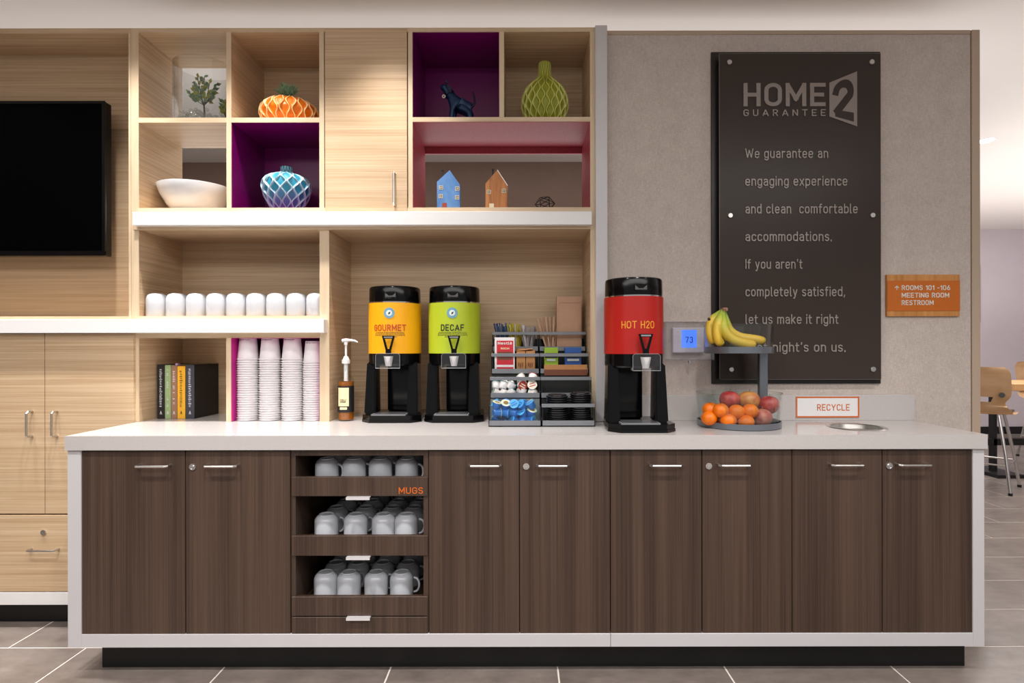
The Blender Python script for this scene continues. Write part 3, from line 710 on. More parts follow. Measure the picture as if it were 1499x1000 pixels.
def comb_vase(name, label, cx, cy, z0, prof, nr, waves, amp, m, wd=.16, wob=.42, NT=264, NZ=120):
    """prof: list of (r, z); nr ridge lines; waves: full swings over the height"""
    Hv = prof[-1][1]
    def R(z):
        for (r0, a), (r1, b) in zip(prof, prof[1:]):
            if z <= b:
                t_ = (z - a) / (b - a) if b > a else 0; return r0 + (r1 - r0) * t_
        return prof[-1][0]
    def Rs(z):
        h = Hv * .03; return (R(max(0, z - h)) + 2 * R(z) + R(min(Hv, z + h))) / 4
    bm = bmesh.new(); lr = bm.verts.layers.float.new('ridge'); ll = bm.verts.layers.float.new('low'); rings = []
    for j in range(NZ + 1):
        z = Hv * j / NZ; r = Rs(z); ring = []; ph = 2 * PI * waves * j / NZ; prof_w = wob * math.sin(ph)
        for i in range(NT):
            u = i / NT * nr; k0 = int(u); best = 9
            for k in (k0 - 1, k0, k0 + 1, k0 + 2):
                lc = k + prof_w * (1 if k % 2 else -1); best = min(best, abs(u - lc))
            g = math.exp(-(best / wd) ** 2)
            rr = r + amp * (g - .55) * min(1, (r / .07) ** 2)
            v = bm.verts.new((cx + rr * math.cos(2 * PI * i / NT), cy + rr * math.sin(2 * PI * i / NT), z0 + z)); v[lr] = g; v[ll] = 1 - j / NZ; ring.append(v)
        rings.append(ring)
    for a, b in zip(rings, rings[1:]):
        for i in range(NT): bm.faces.new((a[i], a[(i + 1) % NT], b[(i + 1) % NT], b[i]))
    # inner neck wall and base
    rt = prof[-1][0]; inn = [bm.verts.new((cx + (rt - .006) * math.cos(2 * PI * i / NT), cy + (rt - .006) * math.sin(2 * PI * i / NT), z0 + Hv)) for i in range(NT)]
    dn = [bm.verts.new((v.co.x, v.co.y, z0 + Hv * .82)) for v in inn]
    for a, b in ((rings[-1], inn), (inn, dn)):
        for i in range(NT): bm.faces.new((a[i], a[(i + 1) % NT], b[(i + 1) % NT], b[i]))
    bm.faces.new(dn); bm.faces.new(rings[0])
    mb = MB(); mb.bm.free(); mb.bm = bm
    o = obj(name, mb, m, None, True, 80)
    return tag(o, label, 'vase')
M['lime'] = ridge_mat('lime glaze', col(216, 218, 124), col(142, 148, 30)); M['orangeg'] = ridge_mat('orange glaze', col(255, 226, 160), col(238, 120, 6))
M['blueg'] = ridge_mat('blue purple glaze', col(200, 222, 230), col(40, 140, 168), col(104, 54, 150))
Yv = 2.53
sz1 = SZ(171.3)
comb_vase('honeycomb_vase', 'lime green honeycomb vase with a narrow neck in the top right cubby', PX(798, Yv), Yv, sz1,
          [(.055, 0), (.085, .03), (.103, .09), (.101, .13), (.085, .17), (.052, .205), (.031, .225), (.028, .25), (.027, .262), (.029, .283), (.024, .292)], 30, 4.6, .010, M['lime'], wd=.15, wob=.30)
Yv = 2.54
comb_vase('honeycomb_vase', 'orange and white squat honeycomb vase holding a green succulent', PX(425, Yv), Yv, sz1,
          [(.07, 0), (.115, .03), (.127, .065), (.118, .095), (.088, .119), (.05, .130), (.042, .135)], 30, 1.9, .009, M['orangeg'], wd=.13, wob=.30)
Yv = 2.53; sz2 = SZ(303.5)
comb_vase('honeycomb_vase', 'blue, turquoise and purple honeycomb vase in the purple cubby', PX(420, Yv), Yv, sz2 + .001,
          [(.05, 0), (.068, .03), (.094, .08), (.103, .115), (.100, .14), (.083, .163), (.045, .178), (.028, .184), (.024, .20), (.025, .21)], 24, 3.8, .010, M['blueg'], wd=.15, wob=.35)
# ------------------------------------------------------------------ succulents
def leafm(name, a, b): return solid(name, a, .5, var=.45, nscale=60)
M['succ'] = leafm('succulent green', col(124, 162, 128), 0); M['succ2'] = leafm('yellow green', col(168, 180, 84), 0); M['stem'] = solid('green stem', col(70, 84, 62), .6)
def leaf(mb, base, d, L, wd):
    d = Vector(d).normalized(); side = d.cross(Vector((0, 1, .2))).normalized(); n_ = side.cross(d)
    b = Vector(base); pts = [b, b + d * L * .5 + side * wd, b + d * L, b + d * L * .5 - side * wd]
    v = [mb.bm.verts.new(p) for p in (pts[0], pts[1], pts[2], pts[3], b + d * L * .5 + n_ * wd * .8, b + d * L * .5 - n_ * wd * .8)]
    for f in ((0, 1, 4), (1, 2, 4), (2, 3, 4), (3, 0, 4), (1, 0, 5), (2, 1, 5), (3, 2, 5), (0, 3, 5)): mb.bm.faces.new([v[i] for i in f])
    return mb
rnd = random.Random(3)
Yv = 2.54; zt = sz1 + .137; xc = PX(425, Yv)
t = thing('succulent', 'spiky green artificial succulent standing in the orange vase', 'plant', (xc, Yv, zt - .02))
obj('stem', MB().cyl((xc, Yv, zt - .024), (xc, Yv, zt + .02), .006, 8), 'stem', t)
for cxo, czo, n_ in ((-.022, .03, 22), (.014, .022, 20)):
    for i in range(n_):
        th, ph = rnd.uniform(0, 2 * PI), rnd.uniform(.15, 1.25)
        d = (math.cos(th) * math.sin(ph) + (.0 if cxo > 0 else -.2), math.sin(th) * math.sin(ph), math.cos(ph))
        obj('leaf', leaf(MB(), (xc + cxo * .5, Yv - .01, zt + .002 + czo * .3), d, rnd.uniform(.048, .066), .0068), 'succ', t)
# glass cylinder with artificial sprig and clear beads
Yg = 2.55; gx = PX(300, Yg); GR = .124
t = thing('glass_cylinder_vase', 'tall clear glass cylinder vase with glass beads in the top left cubby', 'vase', (gx, Yg, sz1))
GH = 2.439 - sz1
obj('glass_wall', MB().lathe([(0, .0005), (GR - .004, .0005), (GR, .004), (GR, GH - .002), (GR - .0025, GH), (GR - .005, GH - .002), (GR - .005, .014), (0, .014)], (gx, Yg, sz1), 64), 'vaseglass', t, True)
beads = []
pb = None
for i in range(110):
    a = rnd.uniform(0, 2 * PI); q = math.sqrt(rnd.random()) * (GR - .016); r = rnd.uniform(.007, .011)
    bx, by, bz = gx + q * math.cos(a), Yg + q * math.sin(a), sz1 + .016 + r + rnd.choice((0, .012, .024, .034))
    mb = MB(); bmesh.ops.create_icosphere(mb.bm, subdivisions=2, radius=r)
    bmesh.ops.translate(mb.bm, verts=mb.bm.verts, vec=(bx, by, bz))
    beads.append(mb)
big = MB()
for mb in beads:
    me = bpy.data.meshes.new('b'); mb.bm.to_mesh(me); mb.bm.free(); big.bm.from_mesh(me); bpy.data.meshes.remove(me)
M['bead'] = glass('bead glass', (.93, .95, .95), .03, .14)
o = obj('glass_beads', big, 'bead', None, True, 80); tag(o, 'clear glass beads filling the bottom of the glass cylinder vase', 'beads', kind='stuff')
def sprig(label, sx_, sy, z0, z1, spread, n):
    t = thing('artificial_sprig', label, 'plant', (sx_, sy, z0))
    hub = Vector((sx_, sy, z0 + (z1 - z0) * .42))
    obj('stem', MB().tube([(sx_, sy, z0), (sx_ + .002, sy, (z0 + hub.z) / 2), tuple(hub)], .0035, 6), 'stem', t)
    for i in range(n):
        a = (i + .5) / n * PI; k = rnd.uniform(.8, 1.1)
        dx = math.cos(a) * spread * k; dz = (z1 - hub.z) * (.25 + .7 * math.sin(a)) * k; dy = rnd.uniform(-.4, .4) * spread
        tip = hub + Vector((dx, dy, dz)); mid = hub + Vector((dx * .55, dy * .6, dz * .45))
        br = obj('branch', MB().tube([tuple(hub), tuple(mid), tuple(tip)], .0018, 5), 'stem', t)
        lf = MB()
        for q in range(9):
            f_ = .35 + q * .08; pnt = hub.lerp(tip, f_)
            d = (math.cos(a) * .6 + rnd.uniform(-.8, .8), rnd.uniform(-.7, .7), rnd.uniform(-.2, 1))
            leaf(lf, pnt, d, rnd.uniform(.022, .034), .008)
        obj('leaf_cluster', lf, 'succ2' if i % 2 else 'succ', br)
sprig('green artificial sprig standing upright inside the glass cylinder vase', gx - .002, Yg, sz1 + .02, PZ(111, Yg), .062, 9)
sprig('small low sprig half hidden behind the divider in the glass cylinder', gx + .085, Yg + .02, sz1 + .02, PZ(145, Yg), .018, 4)
# white bowl
Yb = 2.56; bxx = PX(288, Yb); br_, bh = .156, 1.896 - sz2
tag(obj('bowl', MB().lathe([(0, .001), (.055, .001), (.075, .006), (.115, .04), (.142, .085), (br_, bh - .003), (br_, bh), (br_ - .006, bh), (br_ - .01, bh - .006), (.134, .085), (.108, .046), (.07, .014), (0, .009)], (bxx, Yb, sz2), 64), 'ceramic', None, True, 60),
    'large white ceramic bowl in the lower left cubby', 'bowl')
# ------------------------------------------------------------------ dog figurine
M['dogblue'] = solid('dark blue painted metal', col(14, 48, 84), .35, .3, var=.3); M['dogdark'] = solid('navy metal', col(12, 20, 48), .4, .3)
Yd = 2.50
def dp(px, py, dy=0): return Vector((PX(px, Yd), Yd + dy, PZ(py, Yd)))
t = thing('dog_figurine', 'dark blue metal dog figurine with raised head and tail in the purple cubby', 'figurine', (PX(672, Yd), Yd, sz1))
def skin(pts, edges, rad, name, m, par, flat=None):
    me = bpy.data.meshes.new('s'); me.from_pydata([tuple(p) for p in pts], edges, [])
    ob = bpy.data.objects.new('s', me); C.objects.link(ob)
    md = ob.modifiers.new('s', 'SKIN'); sv = me.skin_vertices[0].data
    for i, r in enumerate(rad): sv[i].radius = r if isinstance(r, tuple) else (r, r)
    sv[0].use_root = True
    ms = ob.modifiers.new('u', 'SUBSURF'); ms.levels = ms.render_levels = 2
    bpy.context.view_layer.update(); dg = bpy.context.evaluated_depsgraph_get()
    m2 = bpy.data.meshes.new_from_object(ob.evaluated_get(dg)); bpy.data.objects.remove(ob)
    mb = MB(); mb.bm.from_mesh(m2); bpy.data.meshes.remove(m2)
    return obj(name, mb, m, par, True, 80)
zb_ = sz1
pts = [dp(681, 160), dp(671, 152), dp(662, 143), dp(655, 133), dp(651, 127), dp(645, 129), dp(686, 160)]
def at_z(p, z, dx=0, dy=0): q = Vector(p); q.z = z; q.x += dx; q.y += dy; return q
L1, L2 = at_z(dp(664, 150), zb_ + .012, -.006, -.022), at_z(dp(664, 150), zb_ + .012, -.002, .022)
K1, K2 = at_z(dp(688, 165), zb_ + .012, .004, -.024), at_z(dp(688, 165), zb_ + .012, .006, .024)
pts += [at_z(L1, zb_ + .075, .006), L1, at_z(L2, zb_ + .075, .006), L2, at_z(K1, zb_ + .05, .0), K1, at_z(K2, zb_ + .05), K2]
eds = [(0, 1), (1, 2), (2, 3), (3, 4), (4, 5), (0, 6), (1, 7), (7, 8), (1, 9), (9, 10), (6, 11), (11, 12), (6, 13), (13, 14)]
skin(pts, eds, [.03, .032, .021, .019, .02, .010, .026, .013, .010, .013, .010, .014, .011, .014, .011], 'body', 'dogblue', t)
obj('ear', MB().prism([(dp(655, 127).x, dp(655, 127).z), (dp(663, 131).x, dp(663, 131).z), (dp(662, 140).x, dp(662, 140).z), (dp(657, 134).x, dp(657, 134).z)], Yd - .024, Yd - .019).prism([(dp(652, 122).x, dp(652, 122).z), (dp(655, 117.5).x, dp(655, 117.5).z), (dp(657, 124).x, dp(657, 124).z)], Yd - .012, Yd - .006), 'dogdark', t)
obj('tail', MB().tube([tuple(dp(687, 157)), tuple(dp(692, 156)), tuple(dp(696, 150)), tuple(dp(695, 141)), tuple(dp(693, 134))], .004, 8, rs=[.006, .006, .005, .004, .002]), 'dogdark', t, True)
obj('collar', MB().lathe([(.0215, -.004), (.024, -.004), (.024, .004), (.0215, .004)], n=24, close=True, mat=Matrix.Translation(dp(658, 138)) @ Matrix.Rotation(-.55, 4, 'Y')), 'dogdark', t, True)
obj('tag', MB().lathe([(.003, 0), (.008, 0), (.008, .002), (.003, .002)], n=20, close=True, mat=Matrix.Translation(dp(651.5, 145, -.026)) @ Matrix.Rotation(PI / 2, 4, 'X')), 'chrome', t, True)
# ------------------------------------------------------------------ little houses
M['hblue'] = wood('blue painted wood', col(62, 112, 176), col(104, 150, 204), (30, 30, 12), (9, 9, 5), rough=.7)
M['hwood'] = wood('reddish wood', col(134, 78, 38), col(196, 130, 72), (60, 60, 6), (24, 24, 3), rough=.55)
M['hwin'] = solid('cream window frame', col(232, 220, 190), .6); M['hdark'] = solid('dark pane', col(36, 26, 22), .4); M['red'] = solid('brick red door', col(150, 58, 40), .6)
def house(label, px0, px1, pxa, yap, yel, yel2, m, Y, dpt, wins, door, chim, roof, name='toy_house'):
    t = thing(name, label, 'ornament', (PX((px0 + px1) / 2, Y), Y, sz2))
    X0, X1, XA = PX(px0, Y), PX(px1, Y), PX(pxa, Y); zA, zE, zE2 = PZ(yap, Y), PZ(yel, Y), PZ(yel2, Y)
    obj('body', MB().prism([(X0, sz2 + .0005), (X1, sz2 + .0005), (X1, zE2), (XA, zA), (X0, zE)], Y, Y + dpt), m, t)
    for wx, wz in wins:
        x, z = PX(wx, Y), PZ(wz, Y); a = .0085
        f = obj('window', MB().frame(x - a, x + a, z - a, z + a, .0022, Y - .0015, Y).box(x - .001, x + .001, Y - .0015, Y, z - a, z + a).box(x - a, x + a, Y - .0015, Y, z - .001, z + .001), 'hwin', t)
        obj('pane', B(x - a + .001, x + a - .001, Y - .0006, Y, z - a + .001, z + a - .001), 'hdark', f)
    x, z = PX(door[0], Y), PZ(door[1], Y)
    obj('door', B(x - .010, x + .010, Y - .0012, Y, sz2 + .001, z), door[2], t)
    x = PX(chim[0], Y); obj('chimney', MB().box(x - .0035, x + .0035, Y + .004, Y + .012, PZ(chim[2] + 4, Y), PZ(chim[1], Y)).box(x - .0052, x + .0052, Y + .002, Y + .014, PZ(chim[1] + 1.4, Y), PZ(chim[1], Y)), 'black', t)
    if roof:
        d = Vector((X1 - XA, 0, zE2 - zA)); n_ = Vector((-d.z, 0, d.x)).normalized() * .003
        if n_.z < 0: n_ = -n_
        obj('roof', MB().prism([(XA, zA), (X1, zE2), (X1 + n_.x, zE2 + n_.z), (XA + n_.x, zA + n_.z)], Y - .001, Y + dpt), 'white', t)
house('small blue wooden house ornament in the pink cubby', 640, 673.5, 658.5, 249, 266, 270, 'hblue', 2.45, .035, [(646, 274.5), (670, 276), (645.5, 287), (669.5, 289)], (651, 297, 'red'), (648, 248, 263), False)
house('small natural wood house ornament with a white roof edge', 711, 743, 728, 249, 269, 272, 'hwood', 2.45, .085, [(716, 281), (738, 279.5)], (720, 298, 'hwin'), (722, 247, 258), True)
# geometric wire ornament
Yw2 = 2.47; wc = Vector((PX(798, Yw2), Yw2, sz2 + .036))
mb = MB(); bmesh.ops.create_icosphere(mb.bm, subdivisions=1, radius=.04)
vsx = [v.co.copy() for v in mb.bm.verts]; edx = [(e.verts[0].index, e.verts[1].index) for e in mb.bm.edges]; mb.bm.free()
R3 = Matrix.Rotation(.5, 3, 'X') @ Matrix.Rotation(.4, 3, 'Y')
vsx = [R3 @ v for v in vsx]; vsx = [Vector((v.x * 1.08, v.y * .8, v.z * .85)) for v in vsx]; zmin = min(v.z for v in vsx)
t = thing('wire_polyhedron', 'small black geometric wire ornament beside the wooden house', 'ornament', (wc.x, wc.y, sz2))
for a, b in edx:
    p, q = vsx[a], vsx[b]; o3 = Vector((wc.x, wc.y, sz2 + .002 - zmin)); obj('wire', MB().cyl(p + o3, q + o3, .0016, 6), 'black', t)
# ------------------------------------------------------------------ urns
M['wrapY'] = solid('amber yellow wrap', col(244, 172, 12), .4, var=.02, nscale=5); M['wrapG'] = solid('lime wrap', col(178, 196, 44), .4, var=.02, nscale=5)
M['wrapR'] = solid('red wrap', col(176, 30, 24), .32, var=.03, nscale=5); M['seal'] = solid('blue grey seal', col(108, 158, 186), .5)
M['sealw'] = solid('seal white', col(220, 230, 225), .5); M['red_ink'] = solid('brick red ink', col(190, 66, 20), .5); M['dk_ink'] = solid('black green ink', col(30, 40, 24), .5)
M['yel_ink'] = solid('amber ink', col(238, 160, 40), .5); M['mesh'] = solid('grey drip grate', col(170, 172, 176), .35, .6); M['spout'] = solid('white plastic', col(225, 225, 225), .35, var=.01)
M['blk'] = solid('black plastic', col(6, 6, 7), .16, var=.1, spec=.3)
M['gedge'] = solid('acrylic edge', col(150, 152, 154), .2, var=.02)
def urn(label, cx, cy, wrap, word, wcol, ww, seal, fx=0.0, textdx=0.0, cdx=.012):
    R = .113; z0 = CT
    t = thing('beverage_urn', label, 'drink dispenser', (cx, cy, CT))
    bw = .112
    base = [(-.085, -.15), (.085, -.15), (bw + .014, -.105), (bw + .012, -.02), (bw, .115), (-bw, .115), (-bw - .012, -.02), (-bw - .014, -.105)]
    base = [(a + .009, b) for a, b in base]
    mb = MB().prism([(cx + a, cy + b) for a, b in base], z0 + .0005, z0 + .012, 'Z')
    mb.prism([(cx + a * .985, cy + b * .985) for a, b in base], z0 + .012, z0 + .03, 'Z')
    obj('base', mb, 'blk', t)
    g = obj('drip_grate', B(cx - .072, cx + .072, cy - .135, cy - .03, z0 + .03, z0 + .034), 'mesh', t)
    mb = MB()
    for i in range(15):
        x = cx - .063 + i * .009; mb.box(x - .0022, x + .0022, cy - .128, cy - .037, z0 + .034, z0 + .0346)
    obj('grate_slots', mb, 'blk', g)
    for s in (-1, 1):   # tapering side legs
        mb = MB(); a = [(s * (R + .002), -.085), (s * (R + .002), .012), (s * .066, .012), (s * .066, -.085)]
        b_ = [(s * (R - .004), -.06), (s * (R - .004), .014), (s * .070, .014), (s * .070, -.06)]
        v0 = [mb.bm.verts.new((cx + x, cy + y, z0 + .03)) for x, y in a]; v1 = [mb.bm.verts.new((cx + x, cy + y, z0 + .25)) for x, y in b_]
        for i in range(4): mb.bm.faces.new((v0[i], v0[(i + 1) % 4], v1[(i + 1) % 4], v1[i]))
        mb.bm.faces.new(v0[::-1]); mb.bm.faces.new(v1)
        bmesh.ops.bevel(mb.bm, geom=mb.bm.edges[:], offset=.005, segments=2, affect='EDGES')
        obj('side_leg', mb, 'blk', t, True)
    obj('rear_column', B(cx - .055 + cdx, cx + .055 + cdx, cy + .03, cy + .1, z0 + .03, z0 + .25, bev=.01, seg=2), 'blk', t, True)
    obj('lower_body', MB().lathe([(0, .236), (R - .006, .236), (R - .001, .243), (R - .001, .291), (0, .291)], (cx, cy, z0), 64), 'blk', t, True)
    wrp = obj('colour_wrap', MB().lathe([(R - .002, .288), (R + .001, .288), (R + .001, .504), (R - .002, .504)], (cx, cy, z0), 72, close=True), wrap, t, True)
    obj('steel_ring', MB().lathe([(0, .503), (R - .001, .503), (R - .001, .509), (0, .509)], (cx, cy, z0), 64), 'chrome', t, True)
    lid = obj('lid', MB().lathe([(0, .508), (R - .003, .508), (R - .002, .52), (R - .003, .567), (R - .0055, .5735), (R - .010, .576), (R - .03, .577), (R - .034, .571), (0, .571)], (cx, cy, z0), 64), 'blk', t, True)
    th = .05; px_, py_ = cx + (R - .002) * math.sin(th), cy - (R - .002) * math.cos(th)
    lt = obj('latch', B(px_ - .026, px_ + .026, py_ - .003, py_ + .01, z0 + .522, z0 + .548, bev=.002), 'gloss', lid)
    mb = MB().prism([(px_ - .022, z0 + .544), (px_ - .008, z0 + .532), (px_ + .008, z0 + .532), (px_ + .022, z0 + .544), (px_ + .022, z0 + .527), (px_ - .022, z0 + .527)], py_ - .0042, py_ - .003)
    M.setdefault('latchgrey', solid('dull grey plastic', col(84, 84, 84), .4)); obj('latch_plate', mb, 'latchgrey', lid)
    tc = cx + textdx
    text_mesh(word, tc - ww / 2, tc + ww / 2, z0 + .3835, z0 + .411, 0, .0008, wcol, wrp, 'lettering', weight=.16 if seal else .125, bend=(cx, cy, R + .001))
    if seal:
        for nm, r_, m_, e_ in (('seal', .0225, 'seal', .0012), ('seal_centre', .0125, 'sealw', .0018)):
            mb = MB().lathe([(0, 0), (r_, 0), (r_, e_), (0, e_)], n=32, mat=Matrix.Translation((tc, 0, z0 + .459)) @ Matrix.Rotation(PI / 2, 4, 'X'))
            for v in mb.bm.verts:
                q = (v.co.x - cx) / (R + .001); rr = R + .0012 + (-v.co.y)
                v.co = Vector((cx + rr * math.sin(q), cy - rr * math.cos(q), v.co.z))
            obj(nm, mb, m_, wrp)
        mb = MB(); leaf(mb, (0, 0, 0), (.6, 0, .8), .016, .004)
        for v in mb.bm.verts:
            q = (tc - .004 + v.co.x - cx) / R; rr = R + .0035 - v.co.y * .1; v.co = Vector((cx + rr * math.sin(q), cy - rr * math.cos(q), z0 + .452 + v.co.z))
        obj('seal_leaf', mb, 'dk_ink', wrp)
        mb = MB(); rr_ = random.Random(5)
        for li, (lw, zz) in enumerate(((.062, .3755), (.066, .3695), (.066, .3635), (.032, .357))):   # fine print, too small to read
            x = -lw
            while x < lw:
                l_ = rr_.uniform(.003, .009); q0 = (tc + x - cx) / (R + .001); q1 = (tc + min(lw, x + l_) - cx) / (R + .001); rr = R + .0016
                v = [mb.bm.verts.new((cx + rr * math.sin(q), cy - rr * math.cos(q), z0 + z_)) for q, z_ in ((q0, zz), (q1, zz), (q1, zz + .0026), (q0, zz + .0026))]
                mb.bm.faces.new(v); x += l_ + .002
        obj('fine_print', mb, 'ink_d', wrp)['kind'] = 'stuff'
    # tap
    fxx = cx + fx + .004; fy = cy - R
    tap = obj('tap', MB().cyl((fxx, fy + .01, z0 + .272), (fxx, fy - .025, z0 + .272), .012, 16).cyl((fxx, fy - .03, z0 + .262), (fxx, fy - .03, z0 + .30), .009, 12), 'blk', t, True)
    obj('spout', MB().cyl((fxx, fy - .03, z0 + .236), (fxx, fy - .03, z0 + .277), .012, 20, .0195), 'spout', tap, True)
    gz0, gz1 = z0 + .228, z0 + .292; gd = .046
    gd_ = obj('clear_guard', MB().box(fxx - .05, fxx + .05, fy - gd, fy - gd + .0015, gz0, gz1 - .006, bev=.0005).box(fxx - .05, fxx - .0485, fy - gd, fy + .01, gz0, gz1 - .006).box(fxx + .0485, fxx + .05, fy - gd, fy + .01, gz0, gz1 - .006).box(fxx - .046, fxx + .046, fy - gd + .002, fy + .01, gz1 - .006, gz1 - .0045), 'acrylic', t)
    obj('guard_edge', MB().tube([(fxx - .05, fy - gd, gz0), (fxx - .05, fy - gd, gz1 - .01), (fxx - .042, fy - gd, gz1 - .003), (fxx + .042, fy - gd, gz1 - .003), (fxx + .05, fy - gd, gz1 - .01), (fxx + .05, fy - gd, gz0)], .0009, 5).tube([(fxx - .05, fy - gd, gz0), (fxx + .05, fy - gd, gz0)], .0012, 5), 'gedge', gd_)
    k = fy - .03
    obj('tap_lever', MB().prism([(fxx - .026, z0 + .362), (fxx + .026, z0 + .362), (fxx + .023, z0 + .35), (fxx - .023, z0 + .35)], k - .006, k + .006)
        .prism([(fxx - .026, z0 + .36), (fxx - .018, z0 + .36), (fxx - .003, z0 + .305), (fxx - .011, z0 + .302)], k - .005, k + .005)
        .prism([(fxx + .026, z0 + .36), (fxx + .018, z0 + .36), (fxx + .003, z0 + .305), (fxx + .011, z0 + .302)], k - .005, k + .005).box(fxx - .011, fxx + .011, k - .006, k + .006, z0 + .29, z0 + .308), 'blk', tap)
    obj('lever_plate', B(fxx - .018, fxx + .018, k - .0068, k - .006, z0 + .353, z0 + .359), 'chrome', tap)
urn('coffee urn with amber yellow wrap lettered GOURMET', PX(578.5, 2.50), 2.50, 'wrapY', 'GOURMET', 'red_ink', .142, True)
urn('coffee urn with lime green wrap lettered DECAF', PX(665.6, 2.50), 2.50, 'wrapG', 'DECAF', 'dk_ink', .100, True, 0.01, .003)
urn('water urn with red wrap lettered HOT H2O', PX(927.4, 2.215), 2.215, 'wrapR', 'HOT H2O', 'yel_ink', .126, False, .012, -.004, -.012)
# ------------------------------------------------------------------ syrup bottle
M['syrup'] = solid('amber syrup', col(150, 84, 20), .15, var=.1, coat=.5); M['cream'] = solid('cream label', col(240, 226, 180), .6); M['lblk'] = solid('black label', col(24, 22, 24), .5)
Yy = 2.44; sx0 = PX(506.5, Yy)
t = thing('syrup_bottle', 'amber syrup bottle with white pump and cream vanilla label', 'bottle', (sx0, Yy, CT))
BR = .0345
body = obj('syrup_fill', MB().lathe([(0, .004), (BR - .003, .006), (BR - .003, .165), (BR - .003, .168), (0, .168)], (sx0, Yy, CT), 40), 'syrup', t, True)
obj('glass_bottle', MB().lathe([(0, .0005), (BR - .003, .0005), (BR, .004), (BR, .17), (BR - .004, .182), (.018, .198), (.014, .206), (.0135, .25), (0, .25)], (sx0, Yy, CT), 40), 'glass', t, True)
def wraplabel(mb, a0, a1, z0, z1, r):
    n_ = 14; vs = []
    for i in range(n_ + 1):
        th = a0 + (a1 - a0) * i / n_; vs.append([mb.bm.verts.new((sx0 + rr * math.sin(th), Yy - rr * math.cos(th), CT + z)) for rr, z in ((r, z0), (r, z1), (r + .0005, z1), (r + .0005, z0))])
    for a, b in zip(vs, vs[1:]):
        for k in range(4): mb.bm.faces.new((a[k], a[(k + 1) % 4], b[(k + 1) % 4], b[k]))
    mb.bm.faces.new(vs[0]); mb.bm.faces.new(vs[-1]); return mb
lb = obj('label', wraplabel(MB(), -1.5, 1.5, .038, .150, BR + .0002), 'lblk', t, True)
obj('cream_panel', wraplabel(MB(), -.78, .62, .064, .143, BR + .0009), 'cream', lb, True)
text_mesh('VANILLA', sx0 - .016, sx0 + .012, CT + .088, CT + .095, 0, .0004, 'ink_d', lb, 'lettering', bend=(sx0, Yy, BR + .0016))
text_mesh('SYRUP', sx0 - .014, sx0 + .010, CT + .079, CT + .086, 0, .0004, 'lblk', lb, 'lettering', weight=.2, bend=(sx0, Yy, BR + .0016))
obj('label_badge', wraplabel(MB(), -.5, .4, .050, .060, BR + .0009), 'cream', lb)
pm_ = obj('pump', MB().cyl((sx0, Yy, CT + .245), (sx0, Yy, CT + .262), .0175, 24).cyl((sx0, Yy, CT + .262), (sx0, Yy, CT + .276), .014, 24, .009).cyl((sx0, Yy, CT + .275), (sx0, Yy, CT + .335), .0048, 12).cyl((sx0, Yy, CT + .325), (sx0, Yy, CT + .338), .008, 12), 'spout', t, True)
obj('pump_spout', MB().tube([(sx0 - .017, Yy, CT + .343), (sx0, Yy, CT + .345), (sx0 + .02, Yy, CT + .345), (sx0 + .038, Yy, CT + .343), (sx0 + .05, Yy, CT + .336)], .006, 10, rs=[.007, .0085, .006, .0045, .003]), 'spout', pm_, True)
obj('dip_tube', MB().cyl((sx0, Yy, CT + .17), (sx0, Yy, CT + .249), .009, 16), 'spout', pm_, True)
# ------------------------------------------------------------------ condiment organizer
OX0, OXM, OX1 = PX(715, 2.235), PX(792.5, 2.235), PX(871, 2.235)
TY = [2.235, 2.345, 2.445, 2.545]; TZ = [CT, .966, 1.062, 1.158]
def organizer(label, x0, x1, hasglass):
    t = thing('condiment_organizer', label, 'organizer', ((x0 + x1) / 2, 2.44, CT))
    for i in range(4):
        y0 = TY[i]; y1 = y0 + .1 if i < 3 else y0 + .115; z0 = TZ[i] + (.0005 if i == 0 else 0)
        zt = z0 + .024
        obj('tier_tray', MB().box(x0, x1, y0, y1, z0, z0 + .004).box(x0, x1, y0, y0 + .003, z0, zt).box(x0, x0 + .003, y0, y1, z0, zt).box(x1 - .003, x1, y0, y1, z0, zt), 'greyplastic', t)
        rz = z0 + (.082 if i else .082)
        if not (hasglass and i == 0):
            obj('front_rail', B(x0, x1, y0, y0 + .004, rz - .006, rz + .008, bev=.0008), 'greyplastic', t)
        else:
            obj('front_pane', B(x0 + .006, x1 - .012, y0 + .004, y0 + .0065, z0 + .005, z0 + .108), 'greenglass', t)
        for xx in (x0 + .003, x1 - .006):
            obj('side_pane', B(xx, xx + .003, y0 + .004, y1 - .002, z0 + .005, rz), 'greenglass', t)
        obj('front_post', MB().box(x0, x0 + .005, y0 + .0045, y0 + .009, z0 + .004, rz).box(x1 - .005, x1, y0 + .0045, y0 + .009, z0 + .004, rz), 'gloss', t)
        if i: obj('riser_panel', B(x0 + .003, x1 - .003, y0 + .001, y0 + .003, CT + .002 + (TZ[i - 1] - CT) + .004, z0), 'black' if not hasglass or i > 1 else 'greyplastic', t)
    obj('back_panel', B(x0, x1, TY[3] + .115, TY[3] + .118, CT + .0005, TZ[3] + .06), 'gloss', t)
    return t
organizer('left half of the stepped grey condiment organizer, with creamer bins', OX0, OXM - .001, True)
organizer('right half of the stepped grey condiment organizer, with cup lids', OXM + .001, OX1, False)
